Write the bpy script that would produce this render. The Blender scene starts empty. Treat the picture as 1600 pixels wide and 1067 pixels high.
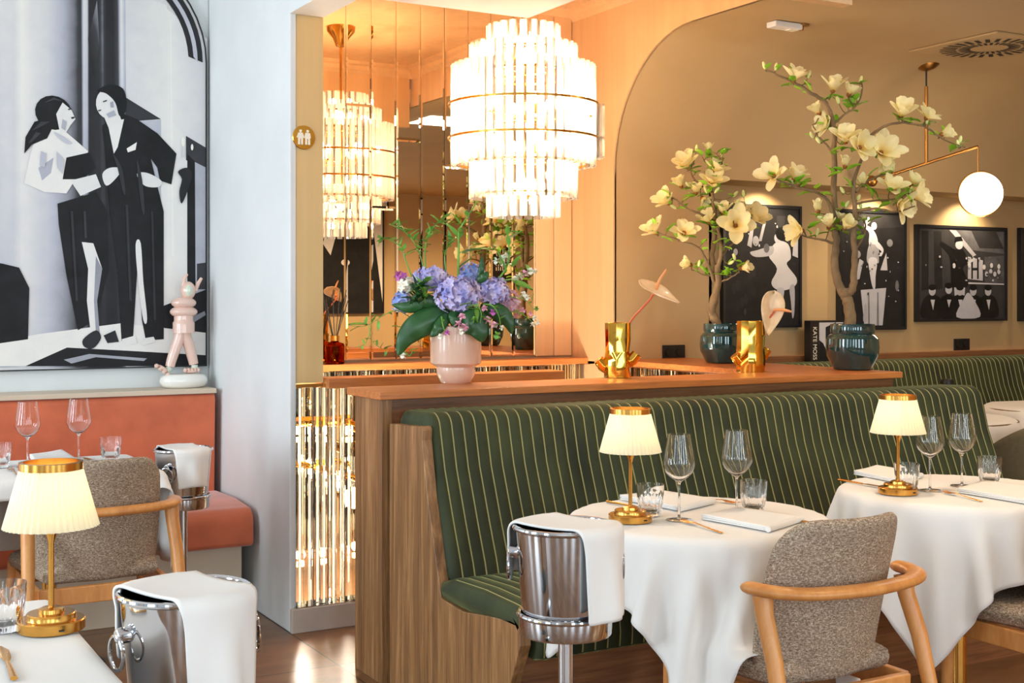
import bpy, bmesh, math, random
import numpy as np
from mathutils import Vector, Matrix
random.seed(7)
SC = bpy.context.scene
COL = SC.collection
PI = math.pi
# ------------------------------------------------------------------ camera, world, exposure
H = 1.38; FPX = 1989.0; YAW = math.radians(29.6)
FX, FY = math.sin(YAW), math.cos(YAW)
cam_d = bpy.data.cameras.new('camera'); cam = bpy.data.objects.new('camera', cam_d); COL.objects.link(cam)
cam.location = (0, 0, H); cam.rotation_euler = (PI/2, 0, -YAW)
cam_d.sensor_width = 36; cam_d.lens = FPX/1600*36; cam_d.shift_y = -66.5/1600; cam_d.clip_start = .05
SC.camera = cam
vs = SC.view_settings
vs.view_transform = 'Standard'; vs.look = 'None'; vs.gamma = 1; vs.use_curve_mapping = False
vs.exposure = 0.35
cy = SC.cycles
cy.use_denoising = True; cy.max_bounces = 10; cy.diffuse_bounces = 4; cy.glossy_bounces = 6
cy.transmission_bounces = 10; cy.transparent_max_bounces = 24; cy.sample_clamp_indirect = 6; cy.caustics_reflective = False; cy.caustics_refractive = False
w = bpy.data.worlds.new('world'); SC.world = w; w.use_nodes = True
bg = w.node_tree.nodes['Background']; bg.inputs[0].default_value = (.72, .88, 1, 1); bg.inputs[1].default_value = .6

def lamp(kind, name, loc, energy, color, size=.1, rot=None, target=None, **k):
    d = bpy.data.lights.new(name, kind); d.energy = energy; d.color = color
    if kind == 'AREA':
        d.shape = 'RECTANGLE'; d.size = size[0]; d.size_y = size[1]
    else: d.shadow_soft_size = size
    for a, b in k.items(): setattr(d, a, b)
    o = bpy.data.objects.new(name, d); COL.objects.link(o); o.location = loc
    if rot: o.rotation_euler = rot
    if target is not None: o.rotation_euler = (Vector(target)-Vector(loc)).to_track_quat('-Z', 'Y').to_euler()
    return o
DAY = (.80, .92, 1.0); WARM = (1, .62, .28); WARM2 = (1, .76, .48)
# daylight coming through the window wall behind the camera and through the left windows
for i, x in enumerate((-1.8, .2, 2.2, 4.15)):
    lamp('AREA', 'window_daylight', (x, -2.85, 1.65), 36, DAY, (.7, 2.3), rot=(PI/2, 0, 0))
for y, e_ in ((-1.2, 12), (1.2, 26), (3.6, 76), (5.4, 38)):  # the last one is an added window lamp that brightens the back-left corner
    lamp('AREA', 'side_window_daylight', (-2.85, y, 1.7), e_, DAY, (.8, 2.3), rot=(PI/2, 0, -PI/2))
# ------------------------------------------------------------------ pixel helpers
def ray(px, py):
    a = (px-800)/FPX
    return FX+a*FY, FY-a*FX, (467-py)/FPX
def PT(px, py, t):
    d = ray(px, py); return Vector((d[0]*t, d[1]*t, H+d[2]*t))
def PZ(px, py, z):
    d = ray(px, py); t = (z-H)/d[2]; return Vector((d[0]*t, d[1]*t, z))
def PY(px, py, Y):
    d = ray(px, py); t = Y/d[1]; return Vector((d[0]*t, Y, H+d[2]*t))
def PX(px, py, X):
    d = ray(px, py); t = X/d[0]; return Vector((X, d[1]*t, H+d[2]*t))
# ------------------------------------------------------------------ materials
def C(r, g, b):
    f = lambda c: (c/255/12.92) if c <= 10 else ((c/255+.055)/1.055)**2.4
    return (f(r), f(g), f(b), 1)
class NM:
    def __init__(s, name):
        s.m = bpy.data.materials.new(name); s.m.use_nodes = True; s.t = s.m.node_tree; s.n = s.t.nodes
        s.p = s.n['Principled BSDF']; s.out = s.n['Material Output']
    def N(s, ty, **k):
        n = s.n.new(ty)
        for a, b in k.items():
            if a.startswith('i_'): n.inputs[a[2:].replace('_', ' ')].default_value = b
            else: setattr(n, a, b)
        return n
    def L(s, a, b): s.t.links.new(a, b)
    def co(s, scale=(1, 1, 1), rot=(0, 0, 0)):
        tc = s.N('ShaderNodeTexCoord'); mp = s.N('ShaderNodeMapping')
        mp.inputs['Scale'].default_value = scale; mp.inputs['Rotation'].default_value = rot
        s.L(tc.outputs['Object'], mp.inputs[0]); return mp.outputs[0]
    def noise(s, vec, sc, det=4, rough=.55, dist=0):
        n = s.N('ShaderNodeTexNoise'); n.inputs['Scale'].default_value = sc; n.inputs['Detail'].default_value = det
        n.inputs['Roughness'].default_value = rough; n.inputs['Distortion'].default_value = dist
        s.L(vec, n.inputs[0]); return n.outputs[0]
    def ramp(s, fac, stops):
        r = s.N('ShaderNodeValToRGB'); e = r.color_ramp.elements
        while len(e) < len(stops): e.new(.5)
        for k, (p, c) in enumerate(stops): e[k].position = p; e[k].color = c
        s.L(fac, r.inputs[0]); return r.outputs[0]
    def bump(s, h, st=.2, d=.01):
        b = s.N('ShaderNodeBump'); b.inputs['Strength'].default_value = st; b.inputs['Distance'].default_value = d
        s.L(h, b.inputs['Height']); s.L(b.outputs[0], s.p.inputs['Normal'])
def mat(name, col, rough=.5, metal=0, var=0, vs_=8, bump=0, bs=40, bd=.005, **k):
    q = NM(name); p = q.p
    p.inputs['Base Color'].default_value = col; p.inputs['Roughness'].default_value = rough; p.inputs['Metallic'].default_value = metal
    for a, b in k.items(): p.inputs[a.replace('_', ' ')].default_value = b
    v = q.co()
    if var:
        n = q.noise(v, vs_)
        lo = tuple(c*(1-var) for c in col[:3])+(1,); hi = tuple(min(1, c*(1+var)) for c in col[:3])+(1,)
        q.L(q.ramp(n, [(.3, lo), (.7, hi)]), p.inputs['Base Color'])
    if bump: q.bump(q.noise(v, bs), bump, bd)
    return q.m
def wood(name, c1, c2, c3, scale, rough=.4, rot=(0, 0, 0)):
    q = NM(name); v = q.co(scale, rot)
    n = q.noise(v, 1.0, 5, .6, 1.2); n2 = q.noise(v, 6.0, 3, .6, .4)
    mx = q.N('ShaderNodeMix', data_type='FLOAT'); mx.inputs[0].default_value = .35; q.L(n, mx.inputs[2]); q.L(n2, mx.inputs[3])
    q.L(q.ramp(mx.outputs[0], [(.35, c1), (.5, c2), (.66, c3)]), q.p.inputs['Base Color'])
    q.p.inputs['Roughness'].default_value = rough; q.bump(n2, .08, .002)
    return q.m
def glass(name, col=(1, 1, 1, 1), ior=1.45, rough=0):
    q = NM(name); g = q.N('ShaderNodeBsdfGlass'); g.inputs['Color'].default_value = col; g.inputs['IOR'].default_value = ior; g.inputs['Roughness'].default_value = rough
    q.n.remove(q.p); q.L(g.outputs[0], q.out.inputs[0]); return q.m
def emit(name, col, st):
    q = NM(name); q.p.inputs['Base Color'].default_value = col
    q.p.inputs['Emission Color'].default_value = col; q.p.inputs['Emission Strength'].default_value = st; return q.m
M = {}
M['plaster_white'] = mat('plaster_white', C(226, 230, 230), .6, var=.04, vs_=3, bump=.05, bs=30)
M['plaster_beige'] = mat('plaster_beige', C(190, 162, 118), .65, var=.06, vs_=1.5, bump=.04, bs=20)
M['ceil_white'] = mat('ceiling_white', C(235, 230, 225), .7)
M['floor'] = None
def gold_wall(name, c):
    q = NM(name); v = q.co((14, 14, .5)); n = q.noise(v, 1.2, 4, .6)
    d = tuple(x*.88 for x in c[:3])+(1,)
    q.L(q.ramp(n, [(.3, d), (.7, c)]), q.p.inputs['Base Color']); q.p.inputs['Roughness'].default_value = .45; q.p.inputs['Metallic'].default_value = .15
    return q.m
M['gold_paper'] = gold_wall('gold_paper', C(222, 190, 132))
M['tan_paper'] = gold_wall('tan_paper', C(232, 190, 144))
q = NM('floor_tile'); v = q.co()
br = q.N('ShaderNodeTexBrick'); br.offset = 0; br.inputs['Scale'].default_value = 1; br.inputs['Brick Width'].default_value = .9; br.inputs['Row Height'].default_value = .9
br.inputs['Mortar Size'].default_value = .004; br.inputs['Mortar'].default_value = C(60, 40, 28); q.L(v, br.inputs[0])
n = q.noise(q.co((1, 3, 1)), 2.2, 5, .6, .6)
cr = q.ramp(n, [(.3, C(104, 72, 48)), (.7, C(150, 110, 76))]); q.L(cr, br.inputs['Color1']); q.L(cr, br.inputs['Color2'])
q.L(br.outputs[0], q.p.inputs['Base Color']); q.p.inputs['Roughness'].default_value = .32; M['floor'] = q.m
M['walnut_v'] = wood('walnut_upright_grain', C(104, 72, 44), C(142, 102, 64), C(184, 138, 92), (16, 16, .9))
M['walnut_h'] = wood('walnut_long_grain', C(104, 64, 40), C(134, 88, 56), C(160, 108, 70), (.9, 16, 16))
M['walnut_y'] = wood('walnut_cross_grain', C(120, 72, 42), C(150, 92, 54), C(172, 108, 66), (16, .9, 16))
M['ledge'] = wood('warm_ledge_wood', C(168, 96, 48), C(196, 118, 60), C(214, 138, 76), (1.2, 20, 20), .35)
M['beech'] = wood('beech', C(196, 128, 66), C(214, 146, 80), C(226, 164, 98), (9, 9, 2), .35)
M['brass'] = mat('brushed_brass', C(214, 158, 78), .22, 1, bump=.03, bs=120, bd=.001)
M['brass_dull'] = mat('aged_brass', C(170, 122, 64), .35, 1)
M['gold'] = mat('polished_gold', C(226, 172, 70), .06, 1)
M['chrome'] = mat('polished_steel', C(205, 205, 208), .07, 1)
M['steel_in'] = mat('steel_inside', C(110, 112, 118), .3, 1)
M['white_metal'] = mat('white_enamel', C(240, 240, 238), .4)
M['black_metal'] = mat('black_metal', C(18, 18, 20), .4)
M['black_frame'] = mat('black_frame', C(20, 22, 28), .4)
M['black_plastic'] = mat('black_plastic', C(14, 15, 20), .45)
M['linen'] = mat('white_linen', C(234, 231, 227), .85, bump=.05, bs=300, bd=.0006, Sheen_Weight=.15)
M['napkin'] = mat('white_napkin_linen', C(238, 236, 233), .85, bump=.04, bs=300, bd=.0006)
M['mirror'] = mat('mirror_silver', C(246, 238, 225), 0.0, 1)
M['glass'] = glass('clear_glass', (1, 1, 1, 1), 1.45)
M['crystal'] = glass('crystal_glass', (1, .99, .95, 1), 1.5)
M['amber'] = glass('amber_glass', C(232, 140, 30), 1.45)
M['bulb'] = emit('warm_bulb', (1, .72, .42, 1), 60)
M['spark'] = emit('small_lamp_glow', (1, .70, .36, 1), 160)
M['globe'] = emit('opal_globe', (1, .86, .66, 1), 5)
M['ceil_panel'] = emit('ceiling_light_panel', (1, .95, .85, 1), 6)
M['teal'] = mat('teal_glaze', C(6, 58, 60), .08, 0, var=.5, vs_=6, Coat_Weight=1)
M['peach'] = mat('peach_glaze', C(222, 186, 164), .25, var=.05, vs_=5, Coat_Weight=.4)
M['soil'] = mat('pale_pebbles', C(220, 210, 195), .8)
M['bark'] = mat('bark', C(128, 104, 72), .8, var=.3, vs_=14, bump=.5, bs=60, bd=.004)
M['twig'] = mat('twig', C(112, 88, 46), .7, var=.3, vs_=30)
M['leaf'] = mat('fresh_green_leaf', C(136, 190, 44), .4, var=.3, vs_=12)
M['leaf_dark'] = mat('dark_green_leaf', C(40, 86, 42), .35, var=.35, vs_=10)
M['leaf_mid'] = mat('mid_green_leaf', C(112, 166, 66), .4, var=.3, vs_=12)
M['rust'] = mat('rust_velvet', C(208, 108, 72), .8, var=.16, vs_=5, Sheen_Weight=.6, Sheen_Roughness=.4)
M['olive'] = mat('olive_fabric', C(112, 98, 68), .85, var=.1, vs_=60, Sheen_Weight=.4)
M['pink_gloss'] = mat('pink_glazed_resin', C(232, 196, 180), .15, Coat_Weight=.6)
M['white_gloss'] = mat('white_glazed_resin', C(242, 238, 230), .2, Coat_Weight=.6)
M['mint'] = mat('pale_mint_glaze', C(214, 224, 204), .2)
M['sign_white'] = mat('sign_white', C(250, 244, 225), .5)
M['stem_red'] = mat('coral_stem', C(206, 96, 66), .5)
M['spathe'] = mat('cream_spathe', C(236, 206, 160), .3, var=.12, vs_=20, Coat_Weight=.4)
M['spadix'] = mat('peach_spadix', C(232, 160, 100), .6)
M['book'] = mat('black_book_cover', C(22, 20, 24), .4)
M['paper'] = mat('book_pages', C(230, 222, 205), .8)
M['plinth'] = mat('pale_stone', C(206, 196, 184), .5, var=.08, vs_=6)
M['beige_panel'] = mat('beige_lacquer', C(214, 196, 172), .5)
M['reed'] = mat('black_reeds', C(24, 20, 18), .6)
M['vent_dark'] = mat('vent_shadow_gap', C(40, 32, 24), .8)
M['socket_hole'] = mat('socket_hole', C(4, 4, 5), .6)
M['table_edge'] = mat('table_board', C(120, 90, 60), .6)
def petal_mat(name, base, tip, sub=.15):
    q = NM(name); q.p.inputs['Roughness'].default_value = .5
    at = q.N('ShaderNodeAttribute'); at.attribute_name = 'tint'
    q.L(q.ramp(at.outputs['Fac'], [(0, base), (.16, C(250, 212, 104)), (.55, tip)]), q.p.inputs['Base Color'])
    tr = q.N('ShaderNodeBsdfTranslucent'); tr.inputs[0].default_value = tip
    mx = q.N('ShaderNodeMixShader'); mx.inputs[0].default_value = sub
    q.L(q.p.outputs[0], mx.inputs[1]); q.L(tr.outputs[0], mx.inputs[2]); q.L(mx.outputs[0], q.out.inputs[0]); return q.m
M['magnolia'] = petal_mat('cream_yellow_petals', C(196, 118, 34), C(255, 246, 196), .35)
M['bud'] = mat('magnolia_bud', C(222, 226, 150), .5)
M['fl_core'] = mat('brown_flower_core', C(140, 84, 30), .6)
def hyd(name, a, b, c):
    q = NM(name); q.p.inputs['Roughness'].default_value = .6
    q.L(q.ramp(q.noise(q.co(), 16, 3), [(.35, a), (.5, b), (.65, c)]), q.p.inputs['Base Color']); return q.m
M['hyd_lilac'] = hyd('lilac_petals', C(150, 152, 222), C(196, 186, 232), C(232, 220, 240))
M['hyd_blue'] = hyd('blue_petals', C(110, 146, 222), C(156, 174, 232), C(200, 200, 240))
M['hyd_pink'] = hyd('dusty_pink_petals', C(186, 136, 168), C(214, 166, 186), C(230, 196, 204))
M['pet_white'] = mat('white_petals', C(250, 246, 228), .6)
M['pet_pink'] = mat('pink_petals', C(238, 176, 196), .6, var=.15, vs_=60)
M['pet_mag'] = mat('magenta_petals', C(206, 110, 190), .6)
# pale pleated lamp shade: thin fabric that lets the bulb inside glow through
q = NM('pleated_shade'); q.p.inputs['Base Color'].default_value = C(250, 242, 214); q.p.inputs['Roughness'].default_value = .7
tr = q.N('ShaderNodeBsdfTranslucent'); tr.inputs[0].default_value = C(255, 244, 206)
mx = q.N('ShaderNodeMixShader'); mx.inputs[0].default_value = .4
q.L(q.p.outputs[0], mx.inputs[1]); q.L(tr.outputs[0], mx.inputs[2]); q.L(mx.outputs[0], q.out.inputs[0]); M['shade'] = q.m
# chandelier rods: clear acrylic that scatters some of the bulbs' light
q = NM('acrylic_rods'); q.n.remove(q.p)
ta = q.N('ShaderNodeBsdfTransparent'); ta.inputs[0].default_value = (.97, .95, .92, 1)
tb = q.N('ShaderNodeBsdfTranslucent'); tb.inputs[0].default_value = (1, .98, .96, 1)
gl = q.N('ShaderNodeBsdfGlossy'); gl.inputs['Roughness'].default_value = .05
lw = q.N('ShaderNodeLayerWeight'); lw.inputs[0].default_value = .35
m1 = q.N('ShaderNodeMixShader'); m1.inputs[0].default_value = .36; q.L(ta.outputs[0], m1.inputs[1]); q.L(tb.outputs[0], m1.inputs[2])
m2 = q.N('ShaderNodeMixShader'); q.L(lw.outputs['Fresnel'], m2.inputs[0]); q.L(m1.outputs[0], m2.inputs[1]); q.L(gl.outputs[0], m2.inputs[2])
q.L(m2.outputs[0], q.out.inputs[0]); M['acrylic'] = q.m
# tweed
q = NM('grey_brown_tweed'); v = q.co((1, 1, 3.2)); n = q.noise(v, 120, 3, .7); n2 = q.noise(q.co((1, 1, 1)), 260, 2, .6)
mx = q.N('ShaderNodeMix', data_type='FLOAT'); mx.inputs[0].default_value = .4; q.L(n, mx.inputs[2]); q.L(n2, mx.inputs[3])
q.L(q.ramp(mx.outputs[0], [(.4, C(112, 94, 78)), (.52, C(164, 144, 123)), (.62, C(212, 195, 172))]), q.p.inputs['Base Color'])
q.p.inputs['Roughness'].default_value = .9; q.bump(mx.outputs[0], .5, .002); M['tweed'] = q.m
# striped velvet: pale piping every 45 mm along x
STR = .045
q = NM('green_striped_velvet'); tc = q.N('ShaderNodeTexCoord'); sx = q.N('ShaderNodeSeparateXYZ'); q.L(tc.outputs['Object'], sx.inputs[0])
md = q.N('ShaderNodeMath', operation='PINGPONG'); md.inputs[1].default_value = STR/2; q.L(sx.outputs[0], md.inputs[0])
lt = q.N('ShaderNodeMath', operation='LESS_THAN'); lt.inputs[1].default_value = .0026; q.L(md.outputs[0], lt.inputs[0])
n = q.noise(q.co((1, 1, .6)), 6, 4)
base = q.ramp(n, [(.3, C(28, 36, 18)), (.7, C(58, 66, 34))])
mc = q.N('ShaderNodeMix', data_type='RGBA'); q.L(lt.outputs[0], mc.inputs[0]); q.L(base, mc.inputs[6]); mc.inputs[7].default_value = C(168, 164, 110)
q.L(mc.outputs[2], q.p.inputs['Base Color']); q.p.inputs['Roughness'].default_value = .75
q.p.inputs['Sheen Weight'].default_value = .35; q.p.inputs['Sheen Roughness'].default_value = .3; q.p.inputs['Sheen Tint'].default_value = C(190, 200, 130); M['velvet'] = q.m
# printed picture surface: flat tones stored per face, with soft photographic grain
def print_mat(name, tint):
    q = NM(name); at = q.N('ShaderNodeAttribute'); at.attribute_name = 'tone'
    n = q.noise(q.co((1, 1, 1)), 9, 5, .6, .5)
    ma = q.N('ShaderNodeMath', operation='MULTIPLY_ADD'); q.L(n, ma.inputs[0]); ma.inputs[1].default_value = .14; ma.inputs[2].default_value = -.07
    ad = q.N('ShaderNodeMath', operation='ADD'); q.L(at.outputs['Fac'], ad.inputs[0]); q.L(ma.outputs[0], ad.inputs[1])
    q.L(q.ramp(ad.outputs[0], [(0, C(14, 14, 16)), (.3, C(64, 64, 68)), (.65, C(186, 188, 200)), (1, tint)]), q.p.inputs['Base Color'])
    q.p.inputs['Roughness'].default_value = .5; q.p.inputs['Specular IOR Level'].default_value = .25; return q.m
M['print'] = print_mat('black_and_white_print', C(244, 240, 232))
# ------------------------------------------------------------------ mesh builder
class MB:
    def __init__(s): s.v = []; s.f = []; s.mi = []; s.at = []; s.cur = 0; s.tone = None
    def add(s, vs, fs, at=None):
        b = len(s.v); s.v += [tuple(p) for p in vs]; s.f += [[b+i for i in f] for f in fs]; s.mi += [s.cur]*len(fs)
        s.at += list(at) if at is not None else [0]*len(vs)
        return s
    def box(s, x0, x1, y0, y1, z0, z1):
        v = [(x, y, z) for x in (x0, x1) for y in (y0, y1) for z in (z0, z1)]
        return s.add(v, [(0, 1, 3, 2), (4, 6, 7, 5), (0, 4, 5, 1), (2, 3, 7, 6), (0, 2, 6, 4), (1, 5, 7, 3)])
    def lathe(s, prof, n=32, c=(0, 0, 0), caps=True, rf=None):
        v = []; f = []; m = len(prof)
        for i in range(n):
            a = 2*PI*i/n
            for j, (r, z) in enumerate(prof):
                k = rf(a, j) if rf else 1
                v.append((c[0]+r*k*math.cos(a), c[1]+r*k*math.sin(a), c[2]+z))
        for i in range(n):
            k = (i+1) % n
            for j in range(m-1): f.append((i*m+j, k*m+j, k*m+j+1, i*m+j+1))
        if caps:
            if prof[0][0] > 1e-6: f.append([i*m for i in range(n)][::-1])
            if prof[-1][0] > 1e-6: f.append([i*m+m-1 for i in range(n)])
        return s.add(v, f)
    def tube(s, pts, r, n=10, up=None, flat=1, caps=True):
        pts = [Vector(p) for p in pts]; m = len(pts); R = r if isinstance(r, (list, tuple)) else [r]*m
        v = []; f = []; prev = None
        for i, p in enumerate(pts):
            t = (pts[min(i+1, m-1)]-pts[max(i-1, 0)]).normalized()
            if up is not None: u = t.cross(Vector(up)).normalized()
            elif prev is None:
                u = t.cross(Vector((0, 0, 1)));
                if u.length < .05: u = t.cross(Vector((0, 1, 0)))
                u.normalize()
            else: u = (prev-t*prev.dot(t)).normalized()
            prev = u; w_ = t.cross(u)
            for k in range(n):
                a = 2*PI*k/n; v.append(p+u*(R[i]*math.cos(a))+w_*(R[i]*flat*math.sin(a)))
        for i in range(m-1):
            for k in range(n): f.append((i*n+k, i*n+(k+1) % n, (i+1)*n+(k+1) % n, (i+1)*n+k))
        if caps: f.append(list(range(n))[::-1]); f.append([(m-1)*n+k for k in range(n)])
        return s.add(v, f)
    def ball(s, c, r, n=12, m=8, M3=None):
        rr = r if isinstance(r, (list, tuple)) else (r, r, r); v = []; f = []
        for j in range(m+1):
            th = PI*j/m
            for i in range(n):
                a = 2*PI*i/n; q_ = Vector((rr[0]*math.sin(th)*math.cos(a), rr[1]*math.sin(th)*math.sin(a), rr[2]*math.cos(th)))
                if M3 is not None: q_ = M3 @ q_
                v.append(Vector(c)+q_)
        for j in range(m):
            for i in range(n): f.append((j*n+i, (j+1)*n+i, (j+1)*n+(i+1) % n, j*n+(i+1) % n))
        return s.add(v, f)
    def grid(s, fn, nu, nv, at=None):
        v = [fn(i/nu, j/nv) for i in range(nu+1) for j in range(nv+1)]
        A = [at(i/nu, j/nv) for i in range(nu+1) for j in range(nv+1)] if at else None
        f = [(i*(nv+1)+j, (i+1)*(nv+1)+j, (i+1)*(nv+1)+j+1, i*(nv+1)+j+1) for i in range(nu) for j in range(nv)]
        return s.add(v, f, A)
    def ext(s, poly, axis, a, b):
        n = len(poly); mk = {'x': lambda p, h: (h, p[0], p[1]), 'y': lambda p, h: (p[0], h, p[1]), 'z': lambda p, h: (p[0], p[1], h)}[axis]
        v = [mk(p, a) for p in poly]+[mk(p, b) for p in poly]
        return s.add(v, [list(range(n)), [n+i for i in range(n)][::-1]]+[(i, n+i, n+(i+1) % n, (i+1) % n) for i in range(n)])
    def build(s, name, m, parent=None, smooth=35, bevel=0, seg=2, org=None, attr=None, solid=0, subd=0, weld=False):
        v = s.v if org is None else [tuple(Vector(p)-Vector(org)) for p in s.v]
        me = bpy.data.meshes.new(name); me.from_pydata(v, [], s.f)
        for x in (m if isinstance(m, list) else [m]): me.materials.append(M[x] if isinstance(x, str) else x)
        if isinstance(m, list): me.polygons.foreach_set('material_index', s.mi)
        if attr:
            a = me.attributes.new(attr, 'FLOAT', 'POINT'); a.data.foreach_set('value', [float(x) for x in s.at])
        bm = bmesh.new(); bm.from_mesh(me)
        if weld: bmesh.ops.remove_doubles(bm, verts=bm.verts, dist=1e-5)
        bmesh.ops.recalc_face_normals(bm, faces=bm.faces); bm.to_mesh(me); bm.free()
        if smooth:
            me.polygons.foreach_set('use_smooth', [True]*len(me.polygons)); me.set_sharp_from_angle(angle=math.radians(smooth))
        o = bpy.data.objects.new(name, me); COL.objects.link(o)
        if parent is not None: o.parent = parent
        if bevel:
            b = o.modifiers.new('b', 'BEVEL'); b.width = bevel; b.segments = seg; b.limit_method = 'ANGLE'; b.angle_limit = math.radians(40)
        if solid:
            b = o.modifiers.new('s', 'SOLIDIFY'); b.thickness = solid; b.offset = 0
        if subd:
            b = o.modifiers.new('u', 'SUBSURF'); b.levels = subd; b.render_levels = subd
        return o
def tag(o, label, cat, group=None):
    o['label'] = label; o['category'] = cat
    if group: o['group'] = group
    return o
def thing(name, label, cat, loc=(0, 0, 0), rz=0, group=None):
    o = bpy.data.objects.new(name, None); COL.objects.link(o); o.empty_display_size = .05
    o.location = loc; o.rotation_euler = (0, 0, rz); return tag(o, label, cat, group)
def struct(o): o['kind'] = 'structure'; return o
def children(o): return [c for c in bpy.data.objects if c.parent == o]
def dup(o, loc=None, rz=None, label=None, group=None, parent=None):
    c = o.copy(); COL.objects.link(c); c.parent = parent
    if loc is not None: c.location = loc
    if rz is not None: c.rotation_euler = (0, 0, rz)
    if label: c['label'] = label
    if group: c['group'] = group
    for ch in children(o): dup(ch, parent=c)
    return c
def arc(cx, cy_, r, a0, a1, n=8):
    return [(cx+r*math.cos(math.radians(a0+(a1-a0)*i/n)), cy_+r*math.sin(math.radians(a0+(a1-a0)*i/n))) for i in range(n+1)]
def smooth_path(pts, n=5):
    P = [Vector(p) for p in pts]; out = []
    for i in range(len(P)-1):
        p0 = P[max(i-1, 0)]; p1 = P[i]; p2 = P[i+1]; p3 = P[min(i+2, len(P)-1)]
        for k in range(n):
            t = k/n
            out.append(.5*((2*p1)+(p2-p0)*t+(2*p0-5*p1+4*p2-p3)*t*t+(3*p1-p0-3*p2+p3)*t**3))
    out.append(P[-1]); return out
# ------------------------------------------------------------------ the room
MB().box(-3, 9, -3, 6.4, -.1, 0).build('floor', 'floor')['kind'] = 'structure'
struct(MB().box(-3, 1.80, 6.20, 6.4, 0, 3.3).build('wall_back', 'plaster_white', smooth=0))
struct(MB().box(1.80, 3.92, 6.22, 6.4, 0, 3.1).build('wall_mirror_side', 'tan_paper', smooth=0))
struct(MB().box(8.9, 9.0, -3, 6.4, 0, 3.2).build('wall_right', 'plaster_beige', smooth=0))
# window walls behind and to the left of the camera
def window_wall(name, along, at, spans, lo, hi, z0, z1, top):
    mb = MB(); e = .14; cuts = [lo]+[c for s_ in spans for c in s_]+[hi]
    def bx(a, b, c, d):
        if along == 'x': mb.box(a, b, at-e, at, c, d)
        else: mb.box(at-e, at, a, b, c, d)
    for i in range(0, len(cuts), 2): bx(cuts[i], cuts[i+1], 0, top)
    for a, b in spans: bx(a, b, 0, z0); bx(a, b, z1, top)
    return struct(mb.build(name, 'plaster_white', smooth=0))
sx_ = [(x-.9, x+.9) for x in (-1.8, .2, 2.2, 4.15)]
window_wall('wall_front', 'x', -3, sx_, -3.1, 9, .35, 2.9, 3.3).data.materials[0] = M['plaster_beige']
sy_ = [(y-.9, y+.9) for y in (-1.2, 1.2, 3.6)]+[(4.8, 6.0)]  # rearmost opening is unseen, added to let light onto the rust banquette
window_wall('wall_left', 'y', -3, sy_, -3, 6.4, .4, 2.9, 3.3)
k = 1
for a, b in sx_:
    mb = MB()
    for x in (a, (a+b)/2-.02, b-.04): mb.box(x, x+.04, -3.1, -3.05, .35, 2.9)
    for z in (.35, 2.0, 2.86): mb.box(a, b, -3.1, -3.05, z, z+.04)
    struct(mb.build('window_%d' % k, 'black_metal', smooth=0)); k += 1
for a, b in sy_:
    mb = MB()
    for x in (a, (a+b)/2-.02, b-.04): mb.box(-3.1, -3.05, x, x+.04, .4, 2.9)
    for z in (.4, 2.0, 2.86): mb.box(-3.1, -3.05, a, b, z, z+.04)
    struct(mb.build('window_%d' % k, 'black_metal', smooth=0)); k += 1
# ceilings: the left bay is higher, the stair bay is a tall warm box, the rest is low
struct(MB().box(-3.1, 1.8, -3.1, 6.4, 3.3, 3.4).build('ceiling_left', 'ceil_white', smooth=0))
struct(MB().box(1.95, 3.92, 4.0, 6.4, 3.05, 3.15).build('ceiling_stair', 'tan_paper', smooth=0))
struct(MB().box(1.95, 9, -3.1, 4.0, 2.80, 2.9).build('ceiling', 'ceil_white', smooth=0))
struct(MB().box(1.95, 3.90, 3.96, 4.02, 2.62, 3.1).build('wall_bulkhead', 'tan_paper', smooth=0))
struct(MB().box(1.80, 1.95, -3, 5.03, 2.56, 3.35).build('trim_1', 'plaster_white', smooth=0))
struct(MB().box(1.951, 2.70, 3.2, 4.62, 2.56, 2.66).build('trim_2', 'ceil_white', smooth=0))
cn = [(0, 0), (.07, 0), (.065, -.02), (.04, -.03), (.03, -.055), (.012, -.065), (0, -.08)]
struct(MB().ext([(3.92-a, 3.05+b) for a, b in cn], 'y', 4.02, 6.22).build('trim_3', 'tan_paper'))
struct(MB().ext([(6.22-a, 3.05+b) for a, b in cn], 'x', 1.95, 3.92).build('trim_4', 'tan_paper'))
struct(MB().ext([(4.02+a, 3.05+b) for a, b in cn], 'x', 1.95, 3.92).build('trim_5', 'tan_paper'))
# white column between the rust banquette and the stair, papered on the stair side
struct(MB().box(1.80, 1.83, 5.03, 6.2, 0, 3.3).build('wall_column', 'plaster_white', smooth=0, bevel=.006))
struct(MB().box(1.831, 1.949, 5.035, 6.2, 1.03, 3.3).build('wall_column_papered', 'gold_paper', smooth=0))
# arch wall: profile in (y, z), an opening with rounded corner
def arch_profile():
    return [(5.78, 1.03), (5.78, 2.05)]+arc(5.08, 2.07, .70, 0, 90, 14)+[(-3, 2.77)]
ap = arch_profile()
mb = MB(); poly = [(6.22, 1.0)]+ap+[(-3, 3.1), (6.22, 3.1)]
mb.ext(poly, 'x', 3.92, 3.94)
struct(mb.build('wall_arch', 'tan_paper', smooth=30))
struct(MB().box(3.92, 3.94, 5.78, 6.22, 0, 1.03).build('wall_arch_base', 'tan_paper', smooth=0))
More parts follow.
